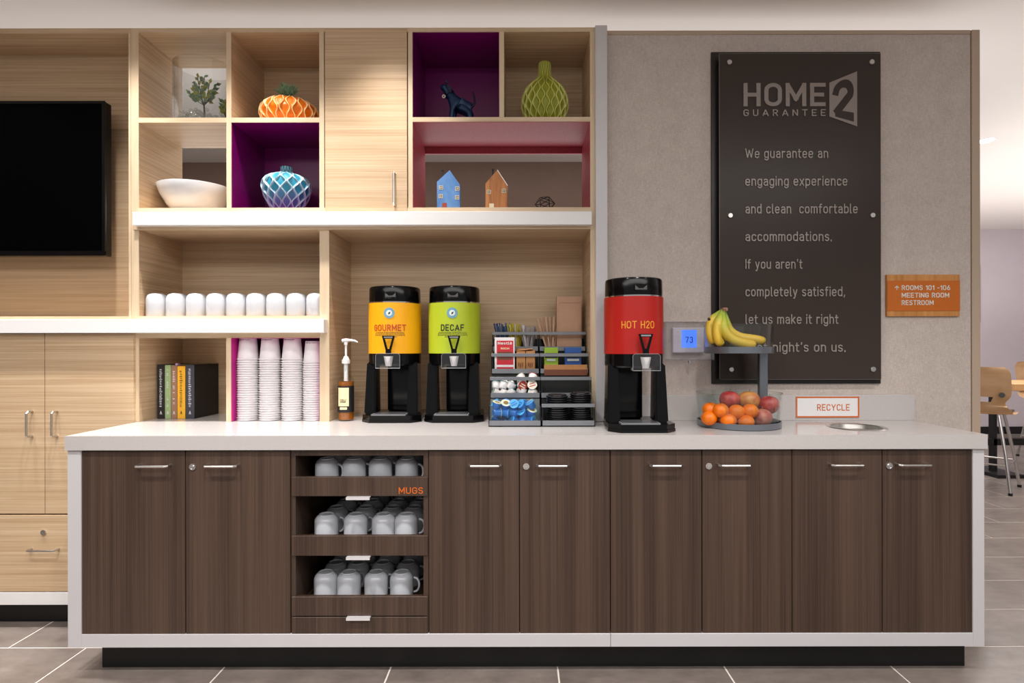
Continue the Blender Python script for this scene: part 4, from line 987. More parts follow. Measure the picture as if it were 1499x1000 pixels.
# creamer pods
def podm(name, c): return solid(name, c, .35, var=.05, coat=.3)
M['podblue'] = podm('blue pod', col(20, 104, 196)); M['podblue2'] = podm('blue foil', col(70, 160, 226)); M['podw'] = podm('white pod', col(228, 226, 224)); M['podteal'] = podm('teal foil', col(60, 156, 168)); M['podred'] = podm('red foil', col(176, 50, 40)); M['foilw'] = podm('pale foil', col(225, 220, 200)); M['dotb'] = podm('small dark mark', col(150, 110, 60))
def pod(label, m1, m2, m3, group):
    t = thing('creamer_pod', label, 'creamer', (0, 0, 0), group)
    obj('cup', MB().lathe([(0, -.0125), (.0105, -.0125), (.012, -.0105), (.0155, .0085), (.0155, .0105), (0, .0105)], n=20), m1, t, True)
    lid = obj('foil_lid', MB().lathe([(0, .0105), (.0165, .0105), (.0165, .0118), (0, .0118)], n=20), m2, t)
    obj('lid_print', MB().box(-.011, .011, -.006, -.002, .0118, .0122).box(-.009, .009, .002, .006, .0118, .0122) if m3 != 'disc' else MB().lathe([(0, .0118), (.009, .0118), (.009, .0122), (0, .0122)], n=14), M['dotb'] if m3 == 'disc' else m3, lid)
    t.scale = (1.2, 1.2, 1.2); return t
def fill(protos, x0, x1, y0, nz, ny, z0, labs, dx=.033, rnd=random.Random(4), tilt=1.3):
    n_ = int((x1 - x0) / dx); used = set(); c = 0
    for k in range(nz):
        for j in range(ny):
            for i in range(n_):
                pi = rnd.randrange(len(protos)); p = protos[pi]
                x = x0 + (x1 - x0) * (i + .5) / n_ + rnd.uniform(-.0015, .0015); y = y0 + .02 + j * .034; z = z0 + .0175 + k * .0295
                rot = (rnd.choice((0, PI, PI / 2 * .9, .5)) + rnd.uniform(-tilt, tilt) * .4, rnd.uniform(-tilt, tilt) * .5, rnd.uniform(0, 6))
                lvl_ = ('bottom', 'middle', 'top')[k if nz == 3 else min(k * 2, 2)]
                lab = '%s, %s layer, %s row' % (labs[pi], lvl_, 'front' if j == 0 else 'back')
                if pi not in used: used.add(pi); o = p; o.location = (x, y, z); o['label'] = lab; o.rotation_euler = rot
                else: o = dup(p, (x, y, z), lab, rot)
                o['group'] = lab
bA = pod('x', 'podblue', 'podblue2', 'podblue', 'blue'); bB = pod('x', 'podblue', 'foilw', 'disc', 'blue')
fill([bA, bA, bA, bB], OX0 + .014, OXM - .024, TY[0] + .004, 3, 2, CT + .006, ['blue creamer pod in the glass bin'] * 3 + ['blue creamer pod with a white lid in the glass bin'], dx=.0315)
wA = pod('x', 'podw', 'foilw', 'podteal', 'w'); wB = pod('x', 'podw', 'podteal', 'foilw', 'w')
fill([wA, wB], OX0 + .01, (OX0 + OXM) / 2 - .004, TY[1] + .004, 2, 2, TZ[1] + .006, ['white creamer pod with teal stripes on the second tier', 'white creamer pod with teal lid on the second tier'], dx=.03)
rA = pod('x', 'podw', 'foilw', 'podred', 'r'); rB = pod('x', 'podw', 'podred', 'foilw', 'r')
fill([rA, rB], (OX0 + OXM) / 2 + .004, OXM - .012, TY[1] + .004, 3, 2, TZ[1] + .006, ['white creamer pod with red stripes on the second tier', 'white creamer pod with red lid on the second tier'], dx=.03)
# cocoa packet, sugar packets, sweetener packets
M['pkred'] = solid('packet red', col(196, 40, 54), .4); M['pkbrown'] = solid('packet brown', col(110, 62, 40), .5); M['kraft'] = solid('kraft paper', col(176, 126, 78), .8, var=.12); M['kraft2'] = solid('pale kraft board', col(190, 152, 126), .8, var=.04)
Yk = TY[2] + .012
kx0, kx1 = PX(724, Yk), PX(753.5, Yk); kz0, kz1 = TZ[2] + .005, PZ(494, Yk)
t = thing('cocoa_packet', 'red and white hot cocoa packet standing upright on the third tier', 'packet', ((kx0 + kx1) / 2, Yk, kz0))
obj('sachet', B(kx0, kx1, Yk, Yk + .006, kz0, kz1, bev=.0015), 'paper', t)
obj('red_panel', B(kx0 + .009, kx1 - .006, Yk - .0006, Yk, kz0 + .036, kz1 - .014), 'pkred', t)
obj('red_stripe', B(kx0 + .009, kx1 - .006, Yk - .0006, Yk, kz0 + .016, kz0 + .026), 'pkred', t)
obj('picture_panel', B(kx0 + .014, kx1 - .011, Yk - .001, Yk - .0006, kz0 + .056, kz0 + .092), 'pkbrown', t)
text_mesh('Nestlé', kx0 + .014, kx1 - .012, kz1 - .031, kz1 - .019, Yk - .0006, .0006, 'sealw', t, 'lettering', weight=.16)
text_mesh('RICH', kx0 + .027, kx1 - .024, kz1 - .052, kz1 - .044, Yk - .001, .0006, 'cream', t, 'lettering', weight=.18)
for i in range(7):
    px_ = 756 + (i % 2) * 14; Y_ = TY[2] + .012 + (i // 2) * .016; a0, a1 = PX(px_, Y_), PX(px_ + 13.2, Y_); zz = TZ[2] + .006
    hgt = .088 + (i // 2) * .006
    col_ = ('left', 'right')[i % 2]; row_ = ('front', 'second', 'third', 'rearmost')[i // 2]
    t = thing('sugar_packet', 'brown kraft sugar packet on the third tier, %s of the %s pair' % (col_, row_) if i < 6 else 'brown kraft sugar packet at the very back of its bundle', 'packet', ((a0 + a1) / 2, Y_, zz), 'brown sugar packets')
    obj('sachet', B(a0, a1, Y_, Y_ + .007, zz, zz + hgt, bev=.002, rot=Matrix.Rotation(.08, 3, 'X')), 'kraft', t)
    if i < 2: obj('printed_mark', MB().box(a0 + .008, a0 + .012, Y_ - .0022, Y_ + .002, zz + .028, zz + .045).box(a0 + .016, a0 + .02, Y_ - .0022, Y_ + .002, zz + .024, zz + .042).box(a0 + .025, a0 + .028, Y_ - .0022, Y_ + .002, zz + .026, zz + .044), 'pkbrown', t)
t = thing('sugar_packet', 'crumpled kraft packet lying across the tops of the sugar packets', 'packet', (PX(770, Yk), Yk + .03, TZ[2] + .11))
obj('sachet', B(PX(758, Yk), PX(780, Yk), Yk + .012, Yk + .042, TZ[2] + .1035, TZ[2] + .109, bev=.002, rot=Matrix.Rotation(-.12, 3, 'Y')), 'kraft', t)
M['pb'] = solid('blue packet', col(52, 80, 128), .5, var=.2); M['py'] = solid('yellow packet', col(196, 182, 52), .5, var=.2); M['pg'] = solid('grey packet', col(168, 160, 164), .5, var=.2); M['pgr'] = solid('light blue packet', col(126, 158, 196), .5)
stick = obj('sweetener_packet', MB().box(-.0036, .0036, -.0009, .0009, 0, .104, bev=.0006).box(-.0036, .0036, -.0013, .0013, .098, .104), 'pb')
first = True
rn = random.Random(9)
for lab, m, pxa, pxb, top, n_ in (('blue sweetener packets', 'pb', 728, 744, 466, 26), ('yellow sweetener packets', 'py', 748, 764, 468, 24), ('grey sweetener packets', 'pg', 767, 781, 474, 24)):
    me = stick.data.copy(); me.materials.clear(); me.materials.append(M[m])
    me2 = stick.data.copy(); me2.materials.clear(); me2.materials.append(M['pgr'] if m == 'pb' else M['paper'])
    for i in range(n_):
        if first: o = stick; first = False
        else: o = stick.copy(); C.objects.link(o)
        o.data = me2 if i % 5 == 2 else me
        f_ = rn.random(); Y_ = TY[3] + .012 + (i / n_) * .088
        o.location = (PX(pxa + (pxb - pxa) * (.15 + .7 * f_), Y_), Y_, TZ[3] + .006)
        o.rotation_euler = (rn.uniform(-.06, .06), (f_ - .5) * .5 + rn.uniform(-.08, .08), PI / 2 * rn.uniform(.25, .75) * rn.choice((-1, 1)))
        z_ = 1.0 + rn.uniform(-.05, .12) - (top - 466) * .012; o.scale = (1, 1, z_ * 1.1)
        pale = 'pale ' if i % 5 == 2 else ''
        tag(o, 'thin %s%s packet in the upright bundle on the top tier' % (pale, lab.split()[0]), 'packet', '%s%s' % (pale, lab))
stir = None
for i in range(11):
    Y_ = TY[3] + .02 + (i % 4) * .02; x = PX(801 + (i % 6) * 2.0, Y_)
    if stir is None: stir = obj('stir_stick', B(-.0042, .0042, -.001, .001, 0, .155, bev=.0008), 'kraft2'); o = stir
    else: o = stir.copy(); C.objects.link(o)
    o.location = (x, Y_, TZ[3] + .005); o.rotation_euler = (rn.uniform(-.08, .08), -.30 + (i % 6) * .085, 0)
    tag(o, 'wooden stir stick in the bundle beside the kraft napkin box', 'stir stick', 'wooden stir sticks')
Y_ = TY[3] + .03
nx0, nx1 = PX(815, Y_), PX(851.5, Y_); nz0, nz1 = TZ[3] + .005, PZ(434, Y_)
t = thing('napkin_box', 'tall pale kraft box standing on the top tier', 'box', ((nx0 + nx1) / 2, Y_, nz0))
obj('carton', B(nx0, nx1, Y_, Y_ + .06, nz0, nz1, bev=.001), 'kraft2', t)
obj('front_panel', MB().frame(nx0 + .006, nx1 - .004, nz0 + .02, nz1 - .028, .0016, Y_ - .0018, Y_).box(nx0 + .02, nx1 - .02, Y_ - .001, Y_, nz0 + .03, nz0 + .031), 'kraft2', t)
# tea boxes on third tier right
M['teag'] = solid('green tea box', col(142, 176, 44), .5); M['teab'] = solid('blue tea box', col(40, 84, 156), .5)
Y_ = TY[2] + .03
for (pa, pb, m, lab) in ((797, 817, 'teag', 'small lime green tea carton on the third tier'), (827, 851, 'teab', 'small blue tea carton on the third tier')):
    a0, a1 = PX(pa, Y_), PX(pb, Y_)
    t = thing('tea_carton', lab, 'carton', ((a0 + a1) / 2, Y_, TZ[2] + .005))
    obj('carton', B(a0, a1, Y_, Y_ + .045, TZ[2] + .0045, PZ(509, Y_), bev=.001), m, t)
    obj('label_band', MB().box(a0 + .002, a1 - .002, Y_ - .0008, Y_, PZ(524, Y_), PZ(517, Y_)), 'lblk', t)
    obj('label_text', MB().box(a0 + .010, a1 - .010, Y_ - .0014, Y_ - .0008, PZ(528.5, Y_), PZ(525.5, Y_)), 'sealw', t)
Y_ = TY[2] + .006
t = thing('kraft_tray', 'low open kraft cardboard tray in front of the tea cartons', 'tray', (PX(828, Y_), Y_, TZ[2]))
a0, a1 = PX(796.5, Y_), PX(859, Y_)
obj('front_wall', B(a0, a1, Y_ - .012, Y_ - .010, PZ(549, Y_), PZ(534, Y_)), 'kraft', t)
obj('dark_base_band', B(a0, a1, Y_ - .0135, Y_ - .012, PZ(549.5, Y_), PZ(541, Y_)), 'pkbrown', t)
obj('side_wall', B(a0, a0 + .002, Y_ - .010, Y_ + .02, TZ[2] + .0045, PZ(534, Y_)), 'kraft', t); obj('side_wall', B(a1 - .002, a1, Y_ - .010, Y_ + .02, TZ[2] + .0045, PZ(534, Y_)), 'kraft', t)
# black cup lids
M['lid'] = solid('black lid plastic', col(24, 24, 27), .25, var=.1)
lidp = None
for s, (px_, n_) in enumerate(((815.5, 13), (850, 14))):
    for i in range(n_):
        Y_ = 2.288; x = PX(px_, Y_)
        if lidp is None:
            lidp = obj('cup_lid', MB().lathe([(0, .004), (.030, .004), (.034, .0), (.0375, .0), (.043, .002), (.0445, .004), (.0445, .007), (.042, .008), (.038, .009), (.037, .0135), (.034, .015), (.031, .012), (0, .010)], n=36), 'lid', None, True, 50); o = lidp
        else: o = lidp.copy(); C.objects.link(o)
        o.location = (x + rn.uniform(-.001, .001), Y_, CT + .0055 + i * .0087)
        tp = i == n_ - 1; side = ('left', 'right')[s]
        tag(o, ('topmost black cup lid on the %s lid stack' if tp else 'black plastic cup lid, ' + ORD[n_ - 1 - i] + ' from the top of the %s lid stack') % side, 'cup lid', 'black cup lids, %s stack%s' % (side, ' top' if tp else ''))
# ------------------------------------------------------------------ fruit stand
FX, FY = PX(1081, 2.26), 2.262
t = thing('fruit_stand', 'two-tier grey metal fruit stand with clear dishes', 'fruit stand', (FX, FY, CT))
M['alu'] = solid('grey powder metal', col(128, 134, 142), .3, .7, var=.03)
def ring_tray(z, R_, h, nm): return obj(nm, MB().lathe([(0, 0), (R_ - .004, 0), (R_, .002), (R_, h), (R_ - .003, h), (R_ - .004, .005), (0, .005)], (FX, FY, z), 72), 'alu', t, True)
ring_tray(CT + .0005, .158, .024, 'lower_tray'); 
UZ = PZ(518.5, 2.13); ring_tray(UZ, .131, .026, 'upper_tray')
px1 = FX + .112; py1 = FY + .035
obj('post', B(px1 - .017, px1 + .017, py1 - .011, py1 + .011, CT + .0055, UZ, bev=.002), 'alu', t)
def dish(R0_, R1_, z0, h, nm): return obj(nm, MB().lathe([(0, 0), (R0_ - .006, 0), (R0_, .005), (R1_, h - .002), (R1_ - .0015, h), (R1_ - .004, h - .002), (R0_ - .006, .007), (0, .004)], (FX, FY, z0), 72), 'glass', t, True)
dish(.126, .131, UZ + .006, .108, 'upper_dish')
M['dishg'] = glass('dish glass', (.95, .975, .965), .02, .05)
LD = dish(.148, .163, CT + .006, .128, 'lower_dish'); LD.data.materials[0] = M['dishg']
# fruit
def peel(name, c1, c2, bmp, sc=4):
    m, nt, b = base_mat(name); n = noise(nt, mapped(nt, (sc * 8,) * 3), 1, 4); r = ramp(nt, n.outputs['Fac'], c1, c2, .35, .65); nt.links.new(r.outputs[0], b.inputs['Base Color'])
    n2 = noise(nt, mapped(nt, (900,) * 3), 1, 2); bump(nt, b, n2.outputs['Fac'], bmp, .001); b.inputs['Roughness'].default_value = .45; b.inputs['Coat Weight'].default_value = .05; return m
M['orange'] = peel('orange peel', col(226, 104, 0), col(238, 128, 6), .25); M['apple'] = peel('red apple skin', col(150, 30, 40), col(196, 92, 80), .02, 3); M['apple2'] = peel('yellow red apple skin', col(200, 150, 80), col(186, 96, 62), .02, 3); M['apple3'] = peel('pink blush apple skin', col(196, 130, 110), col(170, 60, 60), .02, 4)
def fruit(kind, label, px_, py_, Y_, r_, m):
    x, z = PX(px_, Y_), PZ(py_, Y_); nm = 'orange' if kind == 'orange' else 'apple'
    t = thing(nm, label, 'fruit', (x, Y_, z), 'fruit in the lower dish')
    if kind == 'orange':
        obj('peel', MB().lathe([(0, -.94 * r_)] + [(r_ * 1.02 * math.sin(a), -.93 * r_ * math.cos(a)) for a in [PI * i / 16 for i in range(1, 16)]] + [(0, .90 * r_)], (x, Y_, z), 28), m, t, True, 80)
        obj('stem_button', MB().lathe([(0, .91 * r_), (.003, .91 * r_), (.003, .95 * r_), (0, .95 * r_)], (x, Y_, z), 8), 'stem', t)
    else:
        prof = []
        for i in range(1, 18):
            a = PI * i / 18; prof.append((r_ * 1.05 * math.sin(a) ** .9 * (1 - .06 * math.cos(PI - a) * -1), -.92 * r_ * math.cos(a)))
        obj('skin', MB().lathe([(0, -.78 * r_)] + prof + [(0, .70 * r_)], (x, Y_, z), 32), m, t, True, 80)
        obj('stem', MB().tube([(x, Y_, z + .70 * r_), (x + .001, Y_, z + .95 * r_), (x + .004, Y_, z + 1.15 * r_)], .0014, 6), 'bk_brown', t)
Yo = 2.19
for lab, a, b, Y_ in (('orange at the upper left of the fruit heap', 1039.5, 600, 2.205), ('orange second from the left in the upper row', 1055, 601.5, 2.17), ('orange in the middle of the upper row', 1078, 603.5, 2.165),
                      ('orange at the right of the upper row, below the yellow apple', 1098, 602.5, 2.165), ('orange at the bottom left of the dish', 1038, 612.8, 2.185), ('small orange at the bottom, second from the left', 1053.5, 615, 2.225), ('orange at the bottom middle of the dish', 1066, 616.5, 2.158), ('orange at the bottom, right of the middle', 1092, 618.5, 2.15)):
    fruit('orange', lab, a, b, Y_, .0298, 'orange')
for lab, a, b, Y_, r_, m in (('dark red apple at the back left of the heap', 1068, 586, 2.265, .038, 'apple'), ('yellowish apple at the back of the heap', 1096, 587, 2.26, .040, 'apple2'), ('red apple at the right edge of the dish', 1125.5, 593.5, 2.245, .038, 'apple'), ('pink blushed apple low at the right of the dish', 1115, 612, 2.20, .037, 'apple3'),
                            ('red apple low at the back of the dish', 1080, 606, 2.31, .034, 'apple'), ('apple low behind the left oranges', 1056, 606, 2.30, .034, 'apple3')):
    fruit('apple', lab, a, b, Y_, r_, m)
# bananas
def bmat():
    m, nt, b = base_mat('banana skin')
    at = nt.nodes.new('ShaderNodeAttribute'); at.attribute_name = 'along'
    r = nt.nodes.new('ShaderNodeValToRGB'); cr = r.color_ramp; cr.elements[0].color = col(110, 70, 40); cr.elements[0].position = .05
    cr.elements[1].color = col(90, 70, 30); cr.elements[1].position = .99
    for p_, c_ in ((.10, col(140, 168, 52)), (.28, col(176, 184, 60)), (.42, col(218, 188, 60)), (.93, col(222, 178, 56))):
        e_ = cr.elements.new(p_); e_.color = c_
    nt.links.new(at.outputs['Fac'], r.inputs[0]); nt.links.new(r.outputs[0], b.inputs['Base Color']); b.inputs['Roughness'].default_value = .45; return m
M['banana'] = bmat()
BAN = []
def banana(label, pts, rmax, stemtop=True):
    P_ = [Vector((PX(a, Y_), Y_, PZ(b, Y_))) for a, b, Y_ in pts]
    # Catmull-Rom
    out = []; n = len(P_)
    for i in range(n - 1):
        p0, p1, p2, p3 = P_[max(i - 1, 0)], P_[i], P_[i + 1], P_[min(i + 2, n - 1)]
        for k in range(8):
            u = k / 8; out.append(.5 * ((2 * p1) + (p2 - p0) * u + (2 * p0 - 5 * p1 + 4 * p2 - p3) * u * u + (3 * p1 - p0 - 3 * p2 + p3) * u ** 3))
    out.append(P_[-1]); N = len(out); rs = []
    for i in range(N):
        u = i / (N - 1)
        rs.append(rmax * (.30 if u < .1 else .30 + .70 * min(1, (u - .1) / .22) ** .8) * (1 if u < .86 else max(.2, math.sqrt(max(0, 1 - ((u - .86) / .15) ** 2)))))
    mb = MB(); la = mb.bm.verts.layers.float.new('along')
    mb.tube(out, rmax, 10, rs=rs); mb.bm.verts.ensure_lookup_table()
    for i, v in enumerate(mb.bm.verts): v[la] = (i // 10) / (N - 1)
    o = obj('banana', mb, 'banana', None, True, 80)
    # keep faint ridges: five-sided feel comes from the ten segments
    BAN.append(o); return tag(o, label, 'fruit', 'bananas on the upper tray')
banana('banana lying to the right, its tip against the dish wall', [(1061.5, 452, 2.25), (1062, 466, 2.25), (1066, 482, 2.25), (1080, 493, 2.25), (1101, 497, 2.25), (1121, 500, 2.25)], .0185)
banana('front banana of the bunch, curving down along the tray', [(1060, 453, 2.225), (1059, 468, 2.215), (1061, 486, 2.20), (1073, 498, 2.195), (1092, 504, 2.195), (1106, 505, 2.20)], .019)
banana('upright banana in the middle left of the bunch', [(1058.5, 452, 2.235), (1054, 466, 2.215), (1050, 481, 2.205), (1051, 497, 2.20), (1057, 505.5, 2.205)], .0175)
banana('banana at the left edge of the tray with a dark tip', [(1057, 453, 2.25), (1049, 463, 2.25), (1041, 474, 2.245), (1040, 490, 2.235), (1047, 504, 2.23)], .018)
o = obj('banana_crown', B(PX(1057, 2.235), PX(1064.5, 2.235), 2.222, 2.252, PZ(456.5, 2.235), PZ(451, 2.235), bev=.004, seg=2), 'bk_brown', None, True); o.parent = BAN[0]; o.name = 'crown'
o = obj('banana_tip', MB().tube([(PX(1037, 2.24), 2.24, PZ(466, 2.24)), (PX(1039, 2.24), 2.24, PZ(469, 2.24)), (PX(1042, 2.24), 2.243, PZ(474, 2.24))], .005, 8, rs=[.0045, .007, .006]), 'ink_d', None, True); o.parent = BAN[3]; o.name = 'dried_tip'
# ------------------------------------------------------------------ thermostat
Yt_ = YW
a0, a1, z0, z1 = PX(975, 2.39), PX(1046, 2.39), PZ(527.5, 2.39), PZ(471.5, 2.39)
t = thing('thermostat', 'white wall thermostat with glowing blue 73 display in a clear guard', 'thermostat', ((a0 + a1) / 2, YW, (z0 + z1) / 2))
b0, b1, c0, c1 = PX(985, 2.41), PX(1031, 2.41), PZ(517, 2.41), PZ(480, 2.41)
M['lcd'] = solid('blue backlit display', col(50, 100, 240), .3, emit=.75, ecol=col(80, 130, 255), var=.02); M['thw'] = solid('thermostat white', col(222, 220, 228), .4, var=.02)
obj('body', B(b0, b1, 2.41, YW - .001, c0, c1, bev=.003), 'thw', t)
l0, l1, m0, m1 = PX(997.5, 2.409), PX(1020, 2.409), PZ(509.5, 2.409), PZ(483.5, 2.409)
ds = obj('display', B(l0, l1, 2.409, 2.411, m0, m1, bev=.001), 'lcd', t)
text_mesh('73', PX(1003.5, 2.409), PX(1014.5, 2.409), PZ(502.5, 2.409), PZ(493.5, 2.409), 2.409, .0003, 'dk_ink', ds, 'digits')
for i in range(4): obj('button', B(PX(991.5, 2.409), PX(995.5, 2.409), 2.4085, 2.41, PZ(486.5 + i * 4.4, 2.409), PZ(485 + i * 4.4, 2.409)), 'sealw', t)
obj('clear_guard', MB().box(a0, a1, 2.39, 2.392, z0, z1, bev=.0008).box(a0, a0 + .002, 2.392, YW - .001, z0, z1).box(a1 - .002, a1, 2.392, YW - .001, z0, z1).box(a0, a1, 2.392, YW - .001, z0, z0 + .002).box(a0, a1, 2.392, YW - .001, z1 - .002, z1), 'acrylic', t)
obj('guard_frame', MB().frame(a0 - .003, a1 + .003, z0 - .003, z1 + .003, .006, YW - .008, YW - .001), 'acrylic', t)
xk = PX(1010, 2.39); obj('guard_lock', MB().cyl((xk, 2.398, z0 - .002), (xk, 2.398, z0 - .014), .006, 14), 'chrome', t, True)
# ------------------------------------------------------------------ guarantee sign
M['sgb'] = solid('black brown backing', col(28, 20, 17), .35, var=.05); M['sgp'] = solid('charcoal brown acrylic', col(62, 53, 48), .28, var=.03, nscale=3, spec=.2); M['sgt'] = solid('pewter letters', col(156, 146, 140), .4, .3, var=.02); M['sge'] = solid('pale acrylic edge', col(120, 118, 112), .3)
YG = 2.395; YG2 = 2.425
a0, a1, z0, z1 = PX(1042, YG2), PX(1289.5, YG2), PZ(562.5, YG2), PZ(76.5, YG2)
t = thing('guarantee_sign', 'tall dark wall sign with raised HOME2 guarantee lettering', 'sign', ((a0 + a1) / 2, YW, (z0 + z1) / 2))
obj('backing_board', B(a0, a1, YG2, YW - .0005, z0, z1, bev=.001), 'sgb', t)
g0, g1, q0, q1 = PX(1054, YG), PX(1290, YG), PZ(556, YG), PZ(79, YG)
pn = obj('front_panel', B(g0, g1, YG, YG + .006, q0, q1, bev=.0008), 'sgp', t)
obj('panel_edge', MB().box(g0 - .0012, g0, YG, YG + .006, q0, q1).box(g0, g1, YG, YG + .006, q0 - .0012, q0).box(g0, g1, YG, YG + .006, q1, q1 + .0012), 'sge', pn)
for a, b in ((1068.5, 91.5), (1277, 91.5), (1069.5, 316), (1278, 316), (1070.5, 541.5), (1278.5, 541.5)):
    x, z = PX(a, YG - .004), PZ(b, YG - .004)
    obj('standoff_bolt', MB().cyl((x, YG2, z), (x, YG - .006, z), .0105, 24).cyl((x, YG - .006, z), (x, YG - .0075, z), .0105, 24, .009), 'steel', t, True)
YQ = YG
def stext(s, xa, xb, base, cap, wt=.118, sp=.21, m='sgt', y=YG, d=.004, par=pn): text_mesh(s, PX(xa, y), PX(xb, y), PZ(base, y), PZ(base - cap, y), y, d, m, par, 'lettering', weight=wt, track=sp)
M['sgt2'] = solid('dim pewter letters', col(140, 130, 124), .4, .3, var=.02)
stext('HOME', 1088.5, 1208.5, 156.7, 34, wt=.165, m='sgt2')
stext('GUARANTEE', 1088.5, 1208.5, 170.8, 9.5, sp=.55, wt=.12)
for s, xb, bl in (('We guarantee an', 1212, 232.5), ('engaging experience', 1240, 273), ('and clean  comfortable', 1255, 313.5), ('accommodations.', 1217, 354), ('If you aren\u2019t', 1174, 394.3), ('completely satisfied,', 1236.5, 434.7), ('let us make it right', 1226.5, 475), ("that night\u2019s on us.", 1237, 515.8)):
    stext(s, 1091, xb, bl, 14.2)
q = [(1214, 171.8), (1254.6, 186.4), (1254.6, 105.8), (1214, 122.4)]
obj('logo_panel', MB().prism([(PX(a, YG), PZ(b, YG)) for a, b in q], YG - .004, YG), 'sgt2', pn)
def sk(X, Z, D):     # shear the numeral along the leaning panel edges
    u = (X - PX(1219, YG)) / (PX(1249, YG) - PX(1219, YG)); c_ = PZ(146.5, YG)
    return (X, YG - .0042 + D, c_ + (Z - c_) * (.80 + .28 * u) )
text_mesh('2', PX(1219, YG), PX(1249.5, YG), PZ(177, YG), PZ(116.5, YG), 0, .0006, 'sgp', pn, 'logo_numeral', weight=.2, skew=sk)
# ------------------------------------------------------------------ room sign
YR = 2.42
a0, a1, z0, z1 = PX(1299, YR), PX(1406, YR), PZ(464, YR), PZ(403, YR)
M['rs_o'] = solid('burnt orange plate', col(198, 104, 20), .4, var=.02); M['rs_w'] = wood('golden wood strip', col(186, 122, 56), col(212, 150, 84), (120, 60, 3), (40, 20, 1), rough=.4)
t = thing('room_sign', 'orange and wood wall sign pointing to rooms 101-106', 'sign', ((a0 + a1) / 2, YW, (z0 + z1) / 2))
obj('wood_backing', B(a0, a1, YR + .003, YW - .0005, z0, z1, bev=.001), 'rs_w', t)
pl = obj('orange_plate', B(a0 + .001, a1 - .001, YR, YR + .003, PZ(456, YR), PZ(412, YR), bev=.0005), 'rs_o', t)
for s, xb, bl in (('ROOMS 101 -106', 1391, 425.7), ('MEETING ROOM', 1389.5, 436.7), ('RESTROOM', 1366.5, 447.6)):
    text_mesh(s, PX(1320, YR), PX(xb, YR), PZ(bl, YR), PZ(bl - 7, YR), YR, .0008, 'sealw', pl, 'lettering')
ax, az = PX(1313, YR), PZ(422.5, YR)
obj('arrow', MB().box(ax - .0012, ax + .0012, YR - .0008, YR, az - .009, az + .008).prism([(ax, az + .010), (ax + .009, az + .001), (ax + .009, az - .002), (ax, az + .006), (ax - .009, az - .002), (ax - .009, az + .001)], YR - .0008, YR), 'sealw', pl)
# ------------------------------------------------------------------ recycle sign
YE = 2.411
a0, a1, z0, z1 = PX(1165, YE), PX(1257.5, YE), PZ(612, YE), PZ(581.5, YE)
t = thing('recycle_sign', 'small white sign lettered RECYCLE with an orange border on the backsplash', 'sign', ((a0 + a1) / 2, YE, z0))
pl = obj('plate', B(a0, a1, YE, 2.4148, z0, z1), 'white', t)
obj('border', MB().frame(a0, a1, z0, z1, .0058, YE - .0008, YE), 'orange_ink', pl)
text_mesh('RECYCLE', PX(1196, YE), PX(1243.5, YE), PZ(602, YE), PZ(592.5, YE), YE, .0006, 'orange_ink', pl, 'lettering')
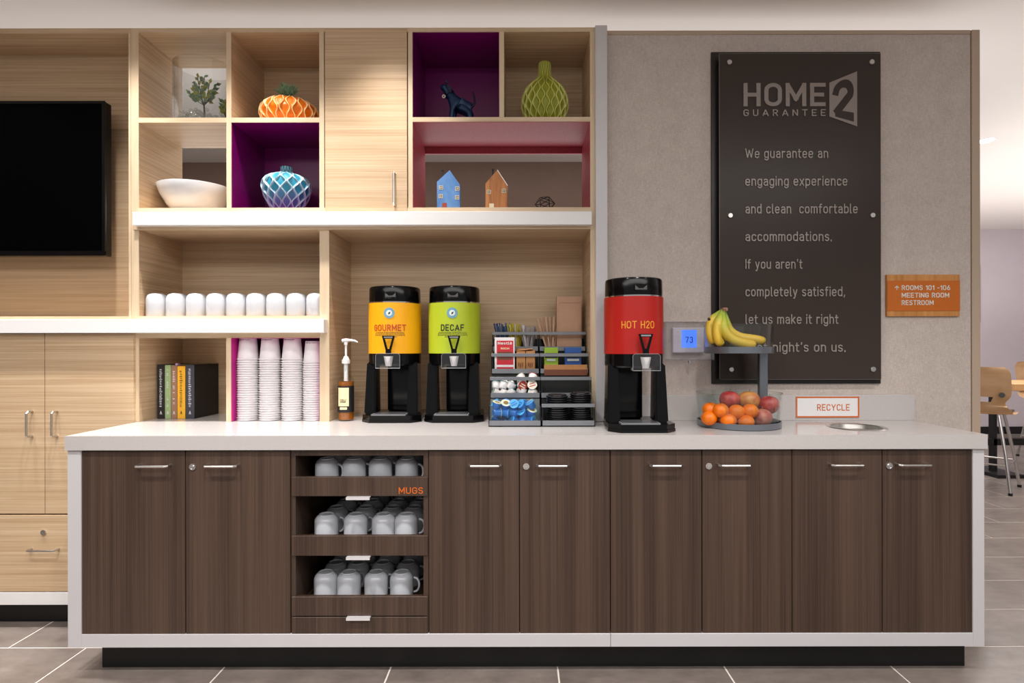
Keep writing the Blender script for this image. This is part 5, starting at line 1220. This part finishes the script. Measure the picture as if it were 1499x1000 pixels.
# ------------------------------------------------------------------ stools and table at the right
M['ply'] = wood('blond bent plywood', col(204, 164, 122), col(222, 188, 148), (8, 8, 8), (3, 3, 14), rough=.35, kind='Object'); M['seatd'] = solid('dark seat pad', col(62, 48, 44), .4)
def stool():
    t = thing('counter_stool', 'x', 'stool', (0, 0, 0))
    # shell: backrest facing +y is the back side towards the camera at -y; local -y = rear of chair
    mb = MB(); W_, NX, NZ = .215, 20, 60; grid = []
    prof = [(.20, .600), (.10, .603), (0, .600), (-.10, .603), (-.17, .618), (-.205, .65), (-.222, .70), (-.235, .76), (-.25, .84), (-.262, .92), (-.27, .985)]
    def pr(u):
        f_ = u * (len(prof) - 1); i = min(int(f_), len(prof) - 2); g = f_ - i; return prof[i][0] * (1 - g) + prof[i + 1][0] * g, prof[i][1] * (1 - g) + prof[i + 1][1] * g
    for j in range(NZ + 1):
        u = j / NZ; y, z = pr(u); row = []
        wdt = W_ * (.86 if .42 < u < .62 else (1 if u < .42 else 1.02)); 
        wdt = W_ * (1 - .20 * math.exp(-((u - .60) / .07) ** 2))
        if u > .87: wdt *= math.sqrt(max(0, 1 - ((u - .87) / .131) ** 2)) * .24 + .76
        if u < .08: wdt *= .9 + .1 * u / .08
        for i in range(NX + 1):
            s = i / NX * 2 - 1; cv = (s * s) * (.03 if u > .55 else .01)
            row.append(mb.bm.verts.new((s * wdt, y + (cv if u > .55 else 0), z + (0 if u > .5 else cv))))
        grid.append(row)
    for j in range(NZ):
        for i in range(NX):
            if .62 < (j + .5) / NZ < .68 and abs((i + .5) / NX * 2 - 1) < .55: continue     # hand slot
            mb.bm.faces.new((grid[j][i], grid[j][i + 1], grid[j + 1][i + 1], grid[j + 1][i]))
    r = bmesh.ops.solidify(mb.bm, geom=mb.bm.faces[:], thickness=.014)
    obj('shell', mb, 'ply', t, True, 60)
    obj('seat_pad', B(-.18, .18, -.12, .18, .6125, .632, bev=.008, seg=2), 'seatd', t, True)
    for sx in (-1, 1):
        obj('bolt', MB().cyl((sx * .16, -.24, .77), (sx * .16, -.256, .77), .02, 16), 'latchgrey', t, True)
        for sy in (-1, 1):
            leg = obj('leg', MB().tube([(sx * .12, sy * .11, .60), (sx * .17, sy * .17, .30), (sx * .205, sy * .21, .012)], .012, 10), 'steel', t, True)
            obj('foot_cap', MB().cyl((sx * .205, sy * .21, 0.0005), (sx * .205, sy * .21, .02), .015, 10), 'black', leg)
    z = .22; a = .183
    obj('foot_ring', MB().tube([(-a, -a, z), (a, -a, z)], .007, 8).tube([(a, -a, z), (a, a, z)], .007, 8).tube([(a, a, z), (-a, a, z)], .007, 8).tube([(-a, a, z), (-a, -a, z)], .007, 8), 'steel', t)
    return t
st = stool(); st.location = (3.88, 4.76, 0); st['label'] = 'blond plywood counter stool nearest the wall edge, turned towards the table'
st.rotation_euler = (0, 0, -.85); st.scale = (1, 1, 1.03)
dup(st, (5.52, 5.86, 0), 'blond plywood stool behind the table at the right edge', (0, 0, PI - .1))
t = thing('high_table', 'high blond wood table on a black pedestal beyond the counter', 'table', (4.95, 5.2, 0))
M['tabl'] = wood('golden table wood', col(206, 152, 98), col(224, 176, 124), (3, 50, 50), (2, 9, 9), rough=.35)
obj('table_top', B(4.34, 5.9, 4.98, 5.55, .785, .848, bev=.004), 'tabl', t)
obj('pedestal', MB().box(4.34, 4.37, 5.2, 5.26, .03, .785).box(5.0, 5.8, 5.2, 5.26, .74, .785).box(5.6, 5.63, 5.2, 5.26, .03, .785), 'black', t)
obj('foot_bar', MB().box(4.22, 5.8, 5.2, 5.27, .27, .33), 'black', t)
obj('base_plate', MB().box(4.25, 4.5, 5.05, 5.45, .0005, .03), 'black', t); obj('base_plate', MB().box(5.5, 5.8, 5.05, 5.45, .0005, .03), 'black', t)
# dark framed panel at the far wall edge
xp = PX(1432, 7.6)
t2 = obj('wall_panel', B(PX(1424, 7.59), PX(1434.9, 7.59), 7.585, 7.618, PZ(473, 7.59), PZ(390, 7.59)), 'black'); tag(t2, 'thin dark wall panel just past the end of the fabric wall', 'panel')
# fix the prototype names
for o in bpy.data.objects:
    if o.type == 'EMPTY': o.empty_display_size = .02
